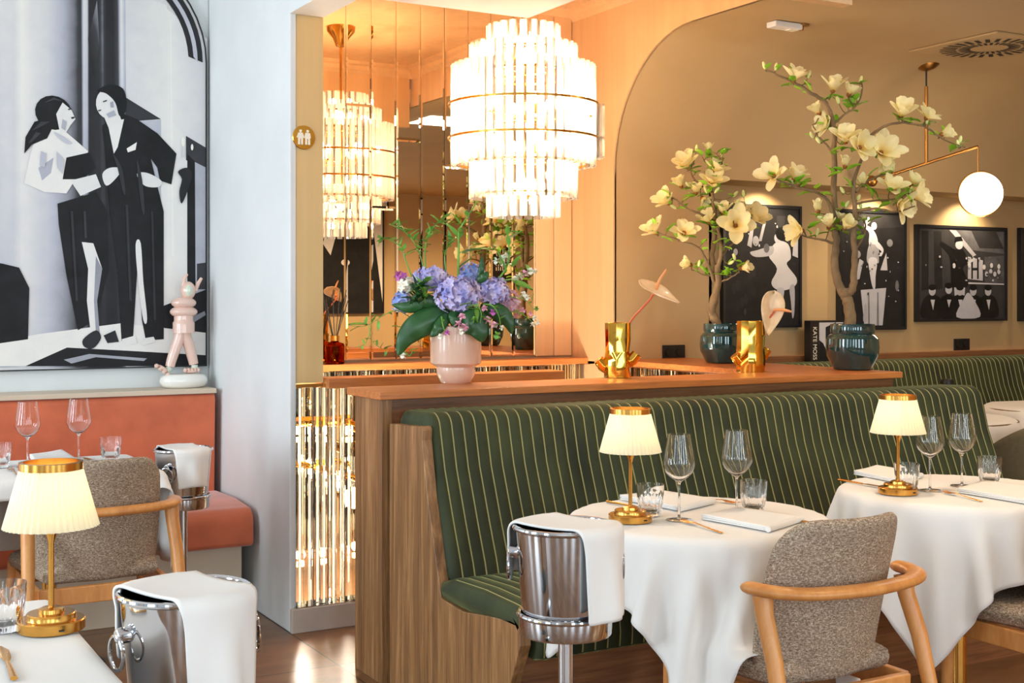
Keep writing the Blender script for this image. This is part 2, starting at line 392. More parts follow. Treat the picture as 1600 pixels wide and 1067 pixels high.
# the room beyond: one smooth cove runs from the wall over into the ceiling
apv = [(5.78, 2.08)]+ap[2:]
vv = []; ff = []
def cove(x0, x1, prof, name):
    n_ = len(prof); o_ = [(y+.05, z+.05) for y, z in prof]
    mb = MB(); mb.ext(prof+o_[::-1], 'x', x0, x1); return struct(mb.build(name, 'plaster_beige', smooth=40))
cove(3.93, 4.6, ap, 'wall_cove'); cove(4.6, 8.9, apv, 'ceiling_cove')
struct(MB().box(3.93, 4.6, 5.78, 6.3, 0, 1.03).build('wall_cove_base', 'plaster_beige', smooth=0))
struct(MB().box(4.58, 4.6, 5.78, 6.2, 0, 2.08).build('wall_niche_side', 'plaster_beige', smooth=0))
struct(MB().box(4.58, 8.9, 5.78, 6.3, 2.08, 2.3).build('wall_niche_head', 'plaster_beige', smooth=0))
struct(MB().box(4.58, 8.9, 6.16, 6.3, 0, 2.1).build('wall_picture', 'plaster_beige', smooth=0))
struct(MB().box(4.6, 8.9, 6.10, 6.16, .98, 1.022).build('trim_7', 'walnut_h', smooth=0, bevel=.003))
# stone kerb under the crystal balustrade
struct(MB().box(1.80, 3.15, 5.0, 5.029, 0, .10).box(1.832, 3.15, 5.0295, 5.12, 0, .10).build('trim_8', 'plinth', smooth=0, bevel=.003))
# ------------------------------------------------------------------ lamps of the room
BULB = (1, .68, .41)
for z_, r_, n_, e_ in ((2.30, .23, 6, 7.5), (2.10, .23, 6, 7.5), (2.49, .15, 4, 5), (1.95, .15, 4, 5), (1.83, .05, 2, 5), (2.59, .05, 2, 4)):
    for i in range(n_):
        a = 2*PI*i/n_+.4; lamp('POINT', 'chandelier_bulb_light', (2.94+r_*math.cos(a), 5.07+r_*math.sin(a), z_), e_, BULB, .02)
for i, (x, z) in enumerate([(5.27, 2.07), (6.23, 2.07), (7.1, 2.07), (8.1, 2.07)]):
    lamp('SPOT', 'picture_spot_light', (x, 5.97, z), 17, WARM2, .015, target=(x, 6.16, 1.6), spot_size=math.radians(125), spot_blend=.7)
lamp('POINT', 'globe_light', PT(1532, 303, 7.24)-Vector((0, 0, .16)), 10, WARM2, .12)
# ------------------------------------------------------------------ ceiling fittings
for i, (x, y) in enumerate([(2.9, 1.6), (4.3, 1.6), (5.9, 2.2), (2.9, 3.0), (4.3, 3.2), (6.6, 3.3), (6.0, -1.4), (7.8, -1.2)]):  # unseen downlights, added to warm the interior and brighten the mirrored wall
    t_ = thing('added_downlight', ['added unseen ceiling downlight nearest the window wall', 'added unseen ceiling downlight over the aisle by the windows', 'added unseen ceiling downlight farthest right', 'added unseen ceiling downlight above the first striped bench table', 'added unseen ceiling downlight above the second striped bench table', 'added unseen ceiling downlight in the room beyond the arch', 'added unseen ceiling downlight before the large print of dark suits', 'added unseen ceiling downlight before the small lettered poster'][i], 'downlight', (x, y, 2.765 if i == 5 else 2.79), group='added unseen ceiling downlights')
    MB().lathe([(.05, .0), (.06, -.006), (.06, .008), (.05, .008)], 24, caps=False).build('trim_ring', 'white_metal', t_)
    MB().lathe([(.0, .004), (.05, .004)], 24, caps=False).build('diffuser', 'ceil_panel', t_)
    lamp('SPOT', 'added_downlight_beam', (x, y, 2.76), (34 if i < 5 else 26 if i == 5 else 300), WARM2, .05, rot=(0, 0, 0), spot_size=math.radians(110 if i < 6 else 160), spot_blend=.8)
for i, x in enumerate((4.25, 4.75, 5.25)):
    o = MB().box(x, x+.4, 3.25, 3.7, 2.765, 2.79)
    tag(o.build('ceiling_light_panel', 'ceil_panel', smooth=0), ['flat bright ceiling light panel nearest the stair opening', 'flat bright ceiling light panel, middle of the row', 'flat bright ceiling light panel farthest from the stair opening'][i], 'ceiling light', 'row of flat ceiling light panels')
# air vent
vc = Vector((5.74, 4.79, 2.77))
t_ = thing('ceiling_vent', 'square ceiling air vent with a swirl of radial slots', 'vent', vc)
MB().box(-.3, .3, -.3, .3, -.012, -.001).build('plate', 'plaster_beige', t_, smooth=0, bevel=.003)
mb = MB()
for k in range(28):
    a = 2*PI*k/28+.1
    for r0, r1, wd in ((.10, .16, .008), (.175, .26, .012)):
        aa = a+(.11 if r0 > .15 else 0)
        d = Vector((math.cos(aa), math.sin(aa), 0)); s_ = Vector((-d.y, d.x, 0))*wd
        mb.add([d*r0-s_+Vector((0, 0, -.0135)), d*r1-s_+Vector((0, 0, -.0135)), d*r1+s_+Vector((0, 0, -.0135)), d*r0+s_+Vector((0, 0, -.0135))], [(0, 1, 2, 3)])
mb.build('slots', 'vent_dark', t_, smooth=0)
t_ = thing('smoke_detector', 'small white ceiling box fitting beside a little sprinkler', 'detector', PZ(1226, 36, 2.768))
MB().box(-.09, .09, -.035, .035, -.03, 0).build('housing', 'white_metal', t_, smooth=0, bevel=.006)
MB().box(.02, .07, -.02, .02, -.034, -.03).build('indicator', 'sign_white', t_, smooth=0)
o = MB().lathe([(0, 0), (.04, 0), (.04, -.006), (.014, -.01), (.01, -.03), (.0, -.03)], 16).build('sprinkler', 'brass_dull')
o.location = PZ(1252, 39, 2.768); tag(o, 'small dark ceiling sprinkler to the right of the white box fitting', 'sprinkler')
# brass pendant with an opal globe
pc = PT(1443, 97, 7.47); pc.z = 2.765; pj = PT(1450, 247, 7.47); pl = PT(1362, 283, 7.72); pr = PT(1528, 229, 7.24); gc = PT(1532, 303, 7.24)
pj = pl.lerp(pr, .53); pc.x, pc.y = pj.x, pj.y
t_ = thing('pendant_lamp', 'brass pendant lamp with a crossbar and a glowing opal globe', 'lamp', pc)
MB().lathe([(0, 0), (.075, 0), (.075, -.012), (.05, -.035), (.012, -.05), (0, -.05)], 28).build('canopy', 'brass_dull', t_)
MB().tube([pc, pc+Vector((0, 0, -.16))], .005).build('cord', 'black_metal', t_, org=pc)
MB().tube([pc+Vector((0, 0, -.14)), pj], .011).build('rod', 'brass_dull', t_, org=pc)
MB().tube([pl, pr], .009).build('crossbar', 'brass_dull', t_, org=pc)
MB().ball(pl, .035, 16, 12).build('counterweight', 'brass_dull', t_, org=pc)
MB().tube([pr, Vector((pr.x, pr.y, gc.z+.12))], .004).build('hanging_wire', 'brass_dull', t_, org=pc)
MB().ball(gc, .122, 32, 20).build('globe', 'globe', t_, org=pc)
ring = [gc+Vector((FY*math.cos(a)*.126, -FX*math.cos(a)*.126, .126*math.sin(a))) for a in [2*PI*i/40 for i in range(41)]]
MB().tube(ring, .005, 8).build('globe_hoop', 'brass_dull', t_, org=pc)
# ------------------------------------------------------------------ chandelier
cc = Vector((2.94, 5.07, 0))
ch = thing('chandelier', 'large tiered chandelier of clear acrylic rods glowing above the stair', 'chandelier', (2.94, 5.07, 3.05))
def cz(z): return z-3.05
MB().lathe([(0, 0), (.09, 0), (.085, -.03), (.05, -.07), (.03, -.12), (0, -.13)], 28).build('canopy', 'brass', ch)
mb = MB().tube([(0, 0, -.12), (0, 0, cz(1.86))], .008)
mb.build('stem', 'brass', ch)
rods = []
for r, z1, z0 in ((.153, 2.634, 2.52), (.233, 2.545, 2.425), (.316, 2.45, 1.99), (.233, 2.065, 1.84), (.153, 1.90, 1.755)):
    n_ = round(2*PI*r/.0455)
    for i in range(n_):
        a = 2*PI*i/n_; x, y = r*math.cos(a), r*math.sin(a)
        rods.append((x*FX+y*FY, x, y, a, cz(z0), cz(z1), r))
for i in range(5):
    a = -YAW+math.radians(-8+i*7.5); rods.append((-9, .355*math.cos(a), .355*math.sin(a), a, cz(2.03), cz(2.27), .4))
rods.sort(key=lambda q_: q_[0])
def rod(mb, x, y, a, z0, z1, rr=.019):
    v = []; f = []
    for z in (z0, z1):
        for k in range(6):
            b = a+PI*k/3; v.append((x+rr*math.cos(b), y+rr*math.sin(b), z))
    for k in range(6): f.append((k, (k+1) % 6, 6+(k+1) % 6, 6+k))
    mb.add(v, f)
rear = MB()
for i, (d, x, y, a, z0, z1, r) in enumerate(rods):
    if i < 100: mb = MB(); rod(mb, x, y, a, z0, z1); mb.build('acrylic_rod', 'acrylic', ch, smooth=0)
    else: rod(rear, x, y, a, z0, z1)
o = rear.build('rear_acrylic_rods', 'acrylic', ch, smooth=0); o['kind'] = 'stuff'
def hoop(r, z, th=.004, h=.008):
    return MB().lathe([(r-th, z-h), (r+th, z-h), (r+th, z+h), (r-th, z+h), (r-th, z-h)], 72, caps=False)
for r, z in ((.345, 2.27), (.345, 2.115), (.255, 2.41), (.175, 2.52), (.30, 2.0), (.215, 1.86)):
    hoop(r, cz(z), .003, .005).build('brass_hoop', 'brass', ch)
for z, r in ((2.41, .25), (2.0, .29), (2.2, .34)):
    for k in range(4):
        a = k*PI/2+.6; MB().tube([(0, 0, cz(z)), (r*math.cos(a), r*math.sin(a), cz(z))], .005, 8).build('arm', 'brass', ch)
for z, r, n_ in ((2.28, .17, 6), (2.5, .07, 3), (2.1, .17, 6), (1.9, .07, 3)):
    for k in range(n_):
        a = 2*PI*k/n_+.3
        b = MB().ball((r*math.cos(a), r*math.sin(a), cz(z)), (.018, .018, .03), 10, 8).build('bulb', 'bulb', ch)
        MB().tube([(r*math.cos(a), r*math.sin(a), cz(z)-.07), (r*math.cos(a), r*math.sin(a), cz(z)-.025)], .011, 8).build('bulb_holder', 'brass', b)
# ------------------------------------------------------------------ mirrored wall
mw = thing('mirrored_wall', 'wall of tall bevelled mirror strips behind the stair opening', 'mirror', (1.95, 6.2, 1.06))
x = 0.0; joints = [None, 1.86, 2.23, 1.88, 2.4, 1.86, 2.23, None, 2.1, 1.9, 2.3, 2.0]
for i in range(12):
    wd = .1435; jz = joints[i]; segs = [(0, 1.96)] if jz is None else [(0, jz-1.06-.001), (jz-1.06+.001, 1.96)]
    for a, b in segs:
        x0, x1 = x+.001, x+wd-.001; e = .010; d = .0006
        v = [(x0, -.004, a), (x1, -.004, a), (x1, -.004, b), (x0, -.004, b), (x0+e, -.004-d, a+e), (x1-e, -.004-d, a+e), (x1-e, -.004-d, b-e), (x0+e, -.004-d, b-e),
             (x0, .01, a), (x1, .01, a), (x1, .01, b), (x0, .01, b)]
        tilt = random.uniform(-.004, .004)
        v = [(p[0], p[1]+(p[0]-x)*tilt, p[2]) for p in v]
        MB().add(v, [(4, 5, 6, 7), (0, 1, 5, 4), (1, 2, 6, 5), (2, 3, 7, 6), (3, 0, 4, 7), (0, 8, 9, 1), (1, 9, 10, 2), (2, 10, 11, 3), (3, 11, 8, 0), (8, 11, 10, 9)]).build('mirror_panel', 'mirror', mw, smooth=0)
    x += wd
for k in range(2):
    tag(MB().box(3.675+k*.122, 3.793+k*.122, 6.195, 6.22, 1.055, 3.0).build('wall_panel', 'tan_paper', smooth=0, bevel=.004), ['papered wall panel next to the mirror strips', 'papered wall panel in the corner by the arch wall'][k], 'wall panel', 'papered strips beside the mirror')
# ledges
tag(MB().box(1.95, 3.92, 6.03, 6.185, 1.015, 1.048).build('ledge', 'ledge', smooth=0, bevel=.003), 'long warm wooden ledge below the mirror strips', 'ledge')
# crystal balustrade screens
def crystal_screen(label, x0, x1, y, z0, z1, sp, nrow=1, r=.014):
    t_ = thing('crystal_screen', label, 'screen', (x0, y, z0)); n_ = int((x1-x0)/sp); cnt = 0
    for k in range(n_):
        for row in range(nrow):
            if cnt >= 100: break
            cx = (k+.5+.5*row)*sp; rr = r*random.uniform(.85, 1.15); a = random.uniform(0, 1.0)
            mb = MB(); v = []; m_ = 4 if (k+row) % 3 else 6
            for z in (0.004+random.uniform(0, .004), z1-z0-.004):
                for q_ in range(m_): b = a+2*PI*q_/m_; v.append((cx+rr*math.cos(b), row*.03+rr*math.sin(b), z))
            mb.add(v, [list(range(m_))[::-1], [m_+i for i in range(m_)]]+[(i, (i+1) % m_, m_+(i+1) % m_, m_+i) for i in range(m_)])
            mb.build('crystal_rod', 'crystal', t_, smooth=0); cnt += 1
    return t_
cs = crystal_screen('glittering screen of upright crystal rods on the stone kerb by the white column', 1.82, 3.10, 5.04, .10, 1.012, .036, 2)
MB().box(.14, 1.30, -.04, .09, .905, .948).build('top_rail', 'ledge', cs, smooth=0, bevel=.002)
MB().box(.0, 1.30, -.03, .08, 0, .004).build('bottom_rail', 'chrome', cs, smooth=0)
MB().box(.0, .139, -.008, .06, .912, .925).build('top_channel', 'brass', cs, smooth=0)
cs2 = crystal_screen('screen of crystal rods under the ledge below the mirror strips', 1.96, 3.92, 6.07, .10, 1.012, .042, 2, .016)
struct(MB().box(1.84, 3.92, 6.12, 6.2, 0, 1.01).build('trim_9', 'mirror', smooth=0))
# little lamps on the stair floor
for i, (px, py, t) in enumerate([(548, 905, 5.45), (470, 884, 5.5), (505, 880, 5.5), (485, 740, 5.6), (540, 690, 5.6), (530, 760, 5.5), (462, 690, 5.5), (555, 870, 5.6), (1, 1, 0)]):
    if not t: continue
    p = PT(px, py, t)
    o = MB().lathe([(0, 0), (.014, 0), (.014, .02), (0, .02)], 12).build('stair_lamp', 'spark'); o.location = p
    if i == 0:
        o.location.z = .03
    tag(o, ['tiny bright floor spotlight at the foot of the crystal screen', 'tiny stair lamp at lower left behind the crystal rods', 'tiny stair lamp at lower middle behind the crystal rods', 'tiny stair lamp at mid height behind the crystal rods', 'tiny stair lamp at upper right behind the crystal rods', 'tiny stair lamp at middle right behind the crystal rods', 'tiny stair lamp at upper left behind the crystal rods', 'tiny stair lamp beside the floor spotlight behind the crystal rods'][i], 'lamp', 'tiny lamps in the stair opening')
    lamp('POINT', 'stair_lamp_light', tuple(Vector(o.location)+Vector((0, 0, .05))), 9, (1, .92, .78), .02)
for i, x in enumerate((2.3, 2.9, 3.6)):  # fill lamps added in the open stair well to brighten the crystals, no fittings
    lamp('POINT', 'stair_fill_light', (x, 5.55, .45), 15, (1, .86, .66), .05)
# stair handrail behind the crystals
hr = thing('stair_handrail', 'curved polished brass handrail seen through the crystal screen', 'handrail', (1.9, 5.3, 0))
MB().tube(smooth_path([(-.05, 0, .84), (.15, 0, .84), (.3, .02, .81), (.8, .03, .62), (1.3, .03, .42)]), .024, 14).build('rail', 'gold', hr)
MB().tube(smooth_path([(-.05, 0, .66), (.12, 0, .64), (.7, .03, .44), (1.2, .03, .26)]), .014, 12).build('lower_rail', 'gold', hr)
for x_, z_ in ((.1, .84), (.75, .64), (1.25, .44)): MB().tube([(x_, .02, 0), (x_, .02, z_)], .012, 10).build('post', 'chrome', hr)
# ------------------------------------------------------------------ walnut partition and its side ledge
pt = thing('partition', 'long walnut partition with a flat top behind the striped bench', 'partition', (1.855, 4.2, 0))
MB().box(0, 2.535, 0, .22, 0, 1.02).build('panel', 'walnut_h', pt, smooth=0)
MB().box(-.012, .03, -.012, .235, 0, 1.02).build('end_post', 'walnut_v', pt, smooth=0, bevel=.002)
MB().box(-.03, 2.56, -.035, .275, 1.02, 1.048).build('top_board', 'ledge', pt, smooth=0, bevel=.003)
MB().box(2.05, 2.565, .276, 1.578, 1.02, 1.048).build('side_board', 'ledge', pt, smooth=0, bevel=.003)
MB().box(2.09, 2.535, .24, 1.575, 0, 1.02).build('side_panel', 'walnut_v', pt, smooth=0)
for k in range(10): MB().box(2.080, 2.089, .25+k*.132, .378+k*.132, .1, 1.015).build('mirror_tile', 'mirror', pt, smooth=0, bevel=.003)
# ------------------------------------------------------------------ benches
def bench(x0, x1, dy, label, end=True):
    L = x1-x0; t_ = thing('banquette_bench', label, 'bench', (x0, dy, 0))
    nst = int(L/STR)
    def sweep(prof, name, xa=.004):
        # prof: list of (y, z) outline; ribbed along x
        mb = MB(); xs = []
        for k in range(nst+1):
            for q_ in (0, .06, .2, .5, .8, .94):
                xx = (k+q_)*STR
                if xx <= L-.003 and xx > (xa if xa > .01 else -1): xs.append((max(xx, .004), q_))
        if xa < 0: xs = [(xa, 0), (xa+.008, .1), (xa+.018, .3), (-.003, .05), (.0, 0)]+xs[1:]
        n_ = len(prof); cy_ = sum(p[0] for p in prof)/n_; cz_ = sum(p[1] for p in prof)/n_
        nor = []
        for j in range(n_):
            a, b = prof[j-1], prof[(j+1) % n_]; d = Vector((b[0]-a[0], b[1]-a[1])).normalized(); nn = Vector((d.y, -d.x))
            if nn.dot(Vector((prof[j][0]-cy_, prof[j][1]-cz_))) < 0: nn = -nn
            nor.append(nn)
        vv = []
        for i, (xx, q_) in enumerate(xs):
            h = .007*(math.sin(PI*q_)**.6 if q_ > 0 else 0); e = min(xx-xa, L-xx); rd = .035
            h -= (rd-math.sqrt(max(0, rd*rd-(rd-e)**2)))*.8 if e < rd else 0
            for j in range(n_): vv.append((xx, prof[j][0]+nor[j].x*h, prof[j][1]+nor[j].y*h))
        ff = [(i*n_+j, i*n_+(j+1) % n_, (i+1)*n_+(j+1) % n_, (i+1)*n_+j) for i in range(len(xs)-1) for j in range(n_)]
        ff += [list(range(n_))[::-1], [(len(xs)-1)*n_+j for j in range(n_)]]
        mb.add(vv, ff); return mb.build(name, 'velvet', t_, smooth=50)
    back = [(.0-.005, .90), (-.005, .95)]+arc(-.045, .945, .035, 60, 100, 3)+arc(-.20, .93, .055, 95, 165, 6)+[(-.29, .80), (-.36, .62), (-.41, .50), (-.43, .445), (-.33, .445), (-.18, .80)]
    back = [(4.17+a, b) for a, b in back]
    sweep(back, 'back_cushion')
    seat = [(3.76, .392), (3.77, .445), (3.70, .462), (3.50, .470), (3.32, .466)]+arc(3.27, .42, .045, 80, 170, 5)+[(3.225, .395), (3.24, .388), (3.40, .388)]
    sweep(seat, 'seat_cushion', -.03)
    sweep([(3.30, .40), (3.225, .405), (3.222, .36), (3.225, .32), (3.25, .31), (3.30, .315)], 'seat_front', .012)
    MB().box(0.01, L, 3.33, 4.15, .0, .33).build('base', 'walnut_h', t_, smooth=0)
    if end:
        p = [(4.17, 0), (4.17, .935), (3.93, .945)]+arc(3.915, .93, .018, 80, 170, 4)+[(3.90, .90), (3.86, .72), (3.755, .395), (3.60, .385), (3.29, .425)]+arc(3.262, .40, .024, 80, 180, 4)+[(3.235, .36), (3.30, .22), (3.33, 0)]
        MB().ext(p, 'x', -.03, .008).build('end_panel', 'walnut_v', t_, smooth=0, bevel=.003)
    return t_
bench(1.895, 4.66, 0, 'long green striped velvet bench with walnut end panel in front of the partition')
bench(4.62, 8.88, 1.92, 'green striped velvet bench along the wall under the framed photographs')
# rust banquette
rb = thing('banquette', 'rust orange velvet banquette along the wall below the mural', 'bench', (-1.0, 5.98, 0))
MB().ext([(0, .44), (-.015, .90)]+arc(.012, .905, .026, 175, 90, 4)+[(.19, .931), (.19, .44)], 'x', 0, 2.765).build('backrest', 'rust', rb, bevel=.004)
MB().ext([(.0, .30), (.0, .468), (-.30, .475), (-.46, .465)]+arc(-.50, .40, .062, 80, 180, 6)+[(-.565, .31), (-.55, .295)], 'x', 0, 2.775).build('seat', 'rust', rb, bevel=.02, seg=4)
MB().box(0, 2.74, -.50, .18, 0, .295).build('plinth', 'beige_panel', rb, smooth=0, bevel=.003)
MB().box(0, 2.77, -.02, .218, .932, .955).build('top_shelf', 'beige_panel', rb, smooth=0, bevel=.003)
# ------------------------------------------------------------------ pictures
def picture(name, label, O, ex, ez, wd, ht, shapes, depth, nrm, bg_tone=.06, outline=None, frame_w=.02, group=None, pname='print', ftone='black_frame'):
    """O lower-left corner on the wall plane; shapes: (tone, [(u,v)...]) in metres on the plane"""
    t_ = thing(name, label, 'picture', O, group=group)
    ex = Vector(ex); ez = Vector(ez); nrm = Vector(nrm)
    ol = outline or [(0, 0), (wd, 0), (wd, ht), (0, ht)]
    mb = MB(); 
    def pl(poly, off, tone):
        mb.add([ex*u+ez*v_+nrm*off for u, v_ in poly], [list(range(len(poly)))], list(tone) if isinstance(tone, (tuple, list)) else [tone]*len(poly))
    pl(ol, depth-.008, bg_tone)
    for i, s_ in enumerate(shapes): pl(s_[1], depth-.008+.00012*(i+1), s_[0])
    o = mb.build(pname, 'print', t_, smooth=0, attr='tone')
    # frame
    mb = MB(); n_ = len(ol); c = Vector((sum(p[0] for p in ol)/n_, sum(p[1] for p in ol)/n_)); 
    def inset(p, w_):
        i = ol.index(p); a = Vector(ol[i-1]); b = Vector(ol[(i+1) % n_]); q_ = Vector(p)
        d1 = (q_-a).normalized(); d2 = (b-q_).normalized(); n1 = Vector((-d1.y, d1.x)); n2 = Vector((-d2.y, d2.x)); m_ = (n1+n2).normalized()
        return q_+m_*w_/max(.4, m_.dot(n1))
    v = []
    for p in ol:
        i_ = inset(p, frame_w)
        for (q_, off) in ((Vector(p), .001), (Vector(p), depth), (i_, depth), (i_, depth-.012)): v.append(ex*q_.x+ez*q_.y+nrm*off)
    f = [(i*4+j, ((i+1) % n_)*4+j, ((i+1) % n_)*4+j+1, i*4+j+1) for i in range(n_) for j in range(3)]
    mb.add(v, f); mb.build('frame', ftone, t_, smooth=0)
    return t_
def sm(p, n=4):
    out = []; k = len(p)
    for i in range(k):
        p0, p1, p2, p3 = (Vector(p[(i+j-1) % k]) for j in range(4))
        for q_ in range(n):
            t = q_/n; v = .5*((2*p1)+(p2-p0)*t+(2*p0-5*p1+4*p2-p3)*t*t+(3*p1-p0-3*p2+p3)*t**3); out.append((v.x, v.y))
    return out
def soften(L_, lo=6, hi=17): return [(t, sm(p) if lo <= len(p) <= hi and not isinstance(t, (tuple, list)) else p) for t, p in L_]
def blob(cx, cy_, rx, ry, rot=0, n=18):
    return [(cx+rx*math.cos(a)*math.cos(rot)-ry*math.sin(a)*math.sin(rot), cy_+rx*math.cos(a)*math.sin(rot)+ry*math.sin(a)*math.cos(rot)) for a in [2*PI*i/n for i in range(n)]]
def limb(pts, ws):
    L_ = []; R_ = []
    for i, p in enumerate(pts):
        a = Vector(pts[max(i-1, 0)]); b = Vector(pts[min(i+1, len(pts)-1)]); d = (b-a).normalized(); n_ = Vector((-d.y, d.x))*ws[i]/2
        L_.append((p[0]+n_.x, p[1]+n_.y)); R_.append((p[0]-n_.x, p[1]-n_.y))
    return L_+R_[::-1]
# mural: generic black and white evening-dress couple beside a pale pillar, arched at the top
YM = 6.17
def mp(px, py):
    p = PY(px, py, YM); return (p.x-MO.x, p.z-MO.z)
MO = PY(322, 569, YM); MO = Vector((MO.x-2.4, 6.2, 1.05))
def mpl(l): return [mp(*p) for p in l]
wdM = PY(323.5, 400, YM).x-MO.x; htM = 2.2
R_ = .52; zc = PY(323, 98, YM).z-MO.z
out = [(0, 0), (wdM, 0), (wdM, zc)]+arc(wdM-R_, zc, R_, 8, 90, 10)+[(R_, zc+R_)]+arc(R_, zc, R_, 98, 180, 8)
sh = []
def vgrad(cols):
    # upright bands with tones blended between neighbours: (x, tone at top, tone at bottom)
    for (xa, ta, ba), (xb, tb_, bb_) in zip(cols, cols[1:]): sh.append(((ta, tb_, bb_, ba), mpl([(xa, -60), (xb, -60), (xb, 575), (xa, 575)])))
vgrad([(-60, .8, .5), (0, .86, .66), (22, .84, .70), (34, .97, .80), (48, .90, .78), (75, .82, .66), (98, .66, .50), (116, .42, .34), (126, .22, .2), (131, .9, .3), (136, .85, .3), (140, .12, .1), (152, .16, .1), (160, .42, .1), (166, .12, .1), (176, .10, .08), (184, .35, .1), (189, .95, .2), (197, .6, .5)])
sh.append(((.1, .5, .3, .06), mpl([(138, 60), (152, 0), (156, 70), (146, 118)])))
sh.append(((.80, .90, .94, .84), mpl([(196, -20), (262, 8), (268, 560), (200, 560)])))
sh.append(((.92, .78, .82, .95), mpl([(262, 14), (324, 60), (324, 570), (262, 560)])))
sh.append((.97, mpl([(266, 30), (268, 30), (272, 400), (269, 400)])))
sh.append((.20, mpl([(197, 152), (252, 186), (196, 190)])))
sh.append((.66, mpl([(197, 190), (252, 187), (252, 420), (197, 420)])))
sh.append((.25, mpl([(291, 212), (323, 231), (323, 262), (291, 250)])))
sh.append((.60, mpl([(303, 252), (323, 262), (323, 480), (303, 480)])))
sh.append((.04, mpl([(293, 240), (305, 252), (306, 450), (293, 450)])))
sh.append((.25, mpl([(308, 412), (323, 410), (323, 452), (308, 452)])))
sh.append((.06, mpl([(250, 480), (323, 452), (323, 522), (258, 520)])))
sh.append((.5, mpl([(280, 505), (320, 486), (322, 492), (290, 512)])))
sh.append((.14, [(wdM-R_+(R_-.02)*math.cos(a), zc+(R_-.02)*math.sin(a)) for a in [math.radians(d_) for d_ in range(0, 76, 6)]]+[(wdM-R_+(R_-.09)*math.cos(a), zc+(R_-.09)*math.sin(a)) for a in [math.radians(d_) for d_ in range(75, -1, -6)]]))
sh.append((.7, [(wdM-R_+(R_-.045)*math.cos(a), zc+(R_-.045)*math.sin(a)) for a in [math.radians(d_) for d_ in range(0, 76, 6)]]+[(wdM-R_+(R_-.065)*math.cos(a), zc+(R_-.065)*math.sin(a)) for a in [math.radians(d_) for d_ in range(75, -1, -6)]]))
sh.append((.93, mpl([(-60, 560), (-60, 545), (60, 522), (190, 505), (323, 520), (323, 572), (-60, 572)])))
sh.append((.03, mpl([(-60, 400), (5, 412), (30, 418), (46, 450), (44, 530), (-60, 545)])))
sh.append((.05, mpl([(40, 572), (105, 543), (200, 548), (323, 555), (323, 572)])))
sh.append((.55, mpl([(100, 562), (140, 553), (230, 560), (225, 564), (150, 558), (112, 568)])))
# standing pair: pale jacket and long dark skirt on the left, dark suit on the right
sh.append((.03, mpl([(90, 318), (150, 300), (168, 330), (170, 420), (150, 500), (122, 516), (104, 430), (92, 350)])))
sh.append((.90, mpl([(128, 378), (146, 380), (160, 420), (152, 470), (156, 520), (142, 520), (136, 470), (138, 420)])))
sh.append((.5, mpl([(150, 400), (160, 420), (152, 470), (156, 520), (150, 520), (147, 470)])))
sh.append((.92, mpl([(60, 200), (82, 188), (108, 210), (138, 236), (126, 268), (104, 302), (70, 300), (38, 286), (48, 240)])))
sh.append((.6, mpl([(60, 262), (84, 246), (80, 270), (66, 282)])))
sh.append((.03, mpl([(104, 246), (140, 238), (150, 262), (130, 280), (98, 280)])))
sh.append((.88, mpl([(110, 282), (150, 272), (158, 292), (126, 306)])))
sh.append((.04, mpl(blob(84, 176, 30, 26, .5))))
sh.append((.04, mpl([(54, 190), (92, 180), (74, 216), (50, 226), (38, 240), (40, 214)])))
sh.append((.90, mpl([(88, 178), (98, 160), (112, 172), (118, 186), (110, 196), (104, 206), (94, 208)])))
sh.append((.03, mpl([(160, 196), (190, 176), (214, 186), (246, 208), (276, 240), (268, 288), (250, 282), (246, 262), (236, 248), (246, 290), (256, 330), (256, 530), (228, 532), (222, 500), (216, 400), (208, 530), (190, 532), (184, 420), (172, 330), (166, 250)])))
sh.append((.90, mpl([(170, 200), (182, 188), (194, 186), (184, 230), (178, 240)])))
sh.append((.93, mpl([(198, 232), (214, 222), (212, 234), (200, 238)])))
sh.append((.88, mpl(blob(168, 162, 18, 23, -.1))))
sh.append((.88, mpl([(160, 176), (184, 172), (190, 188), (170, 200)])))
sh.append((.03, mpl([(152, 142), (170, 132), (192, 138), (198, 160), (194, 180), (186, 180), (180, 160), (166, 146)])))
sh.append((.88, mpl([(214, 272), (230, 270), (252, 282), (248, 292), (226, 290)])))
sh.append((.88, mpl([(160, 272), (172, 262), (190, 264), (180, 280), (166, 290)])))
sh.append((.9, mpl([(212, 382), (220, 380), (224, 440), (230, 498), (224, 500), (216, 440)])))
sh.append((.9, mpl([(190, 530), (212, 524), (214, 536), (196, 540)]))); sh.append((.9, mpl([(216, 530), (240, 526), (244, 534), (222, 540)])))
sh.append((.12, mpl([(130, 530), (150, 516), (158, 528), (146, 544), (132, 542)]))); sh.append((.12, mpl([(162, 524), (180, 516), (186, 534), (168, 536)])))
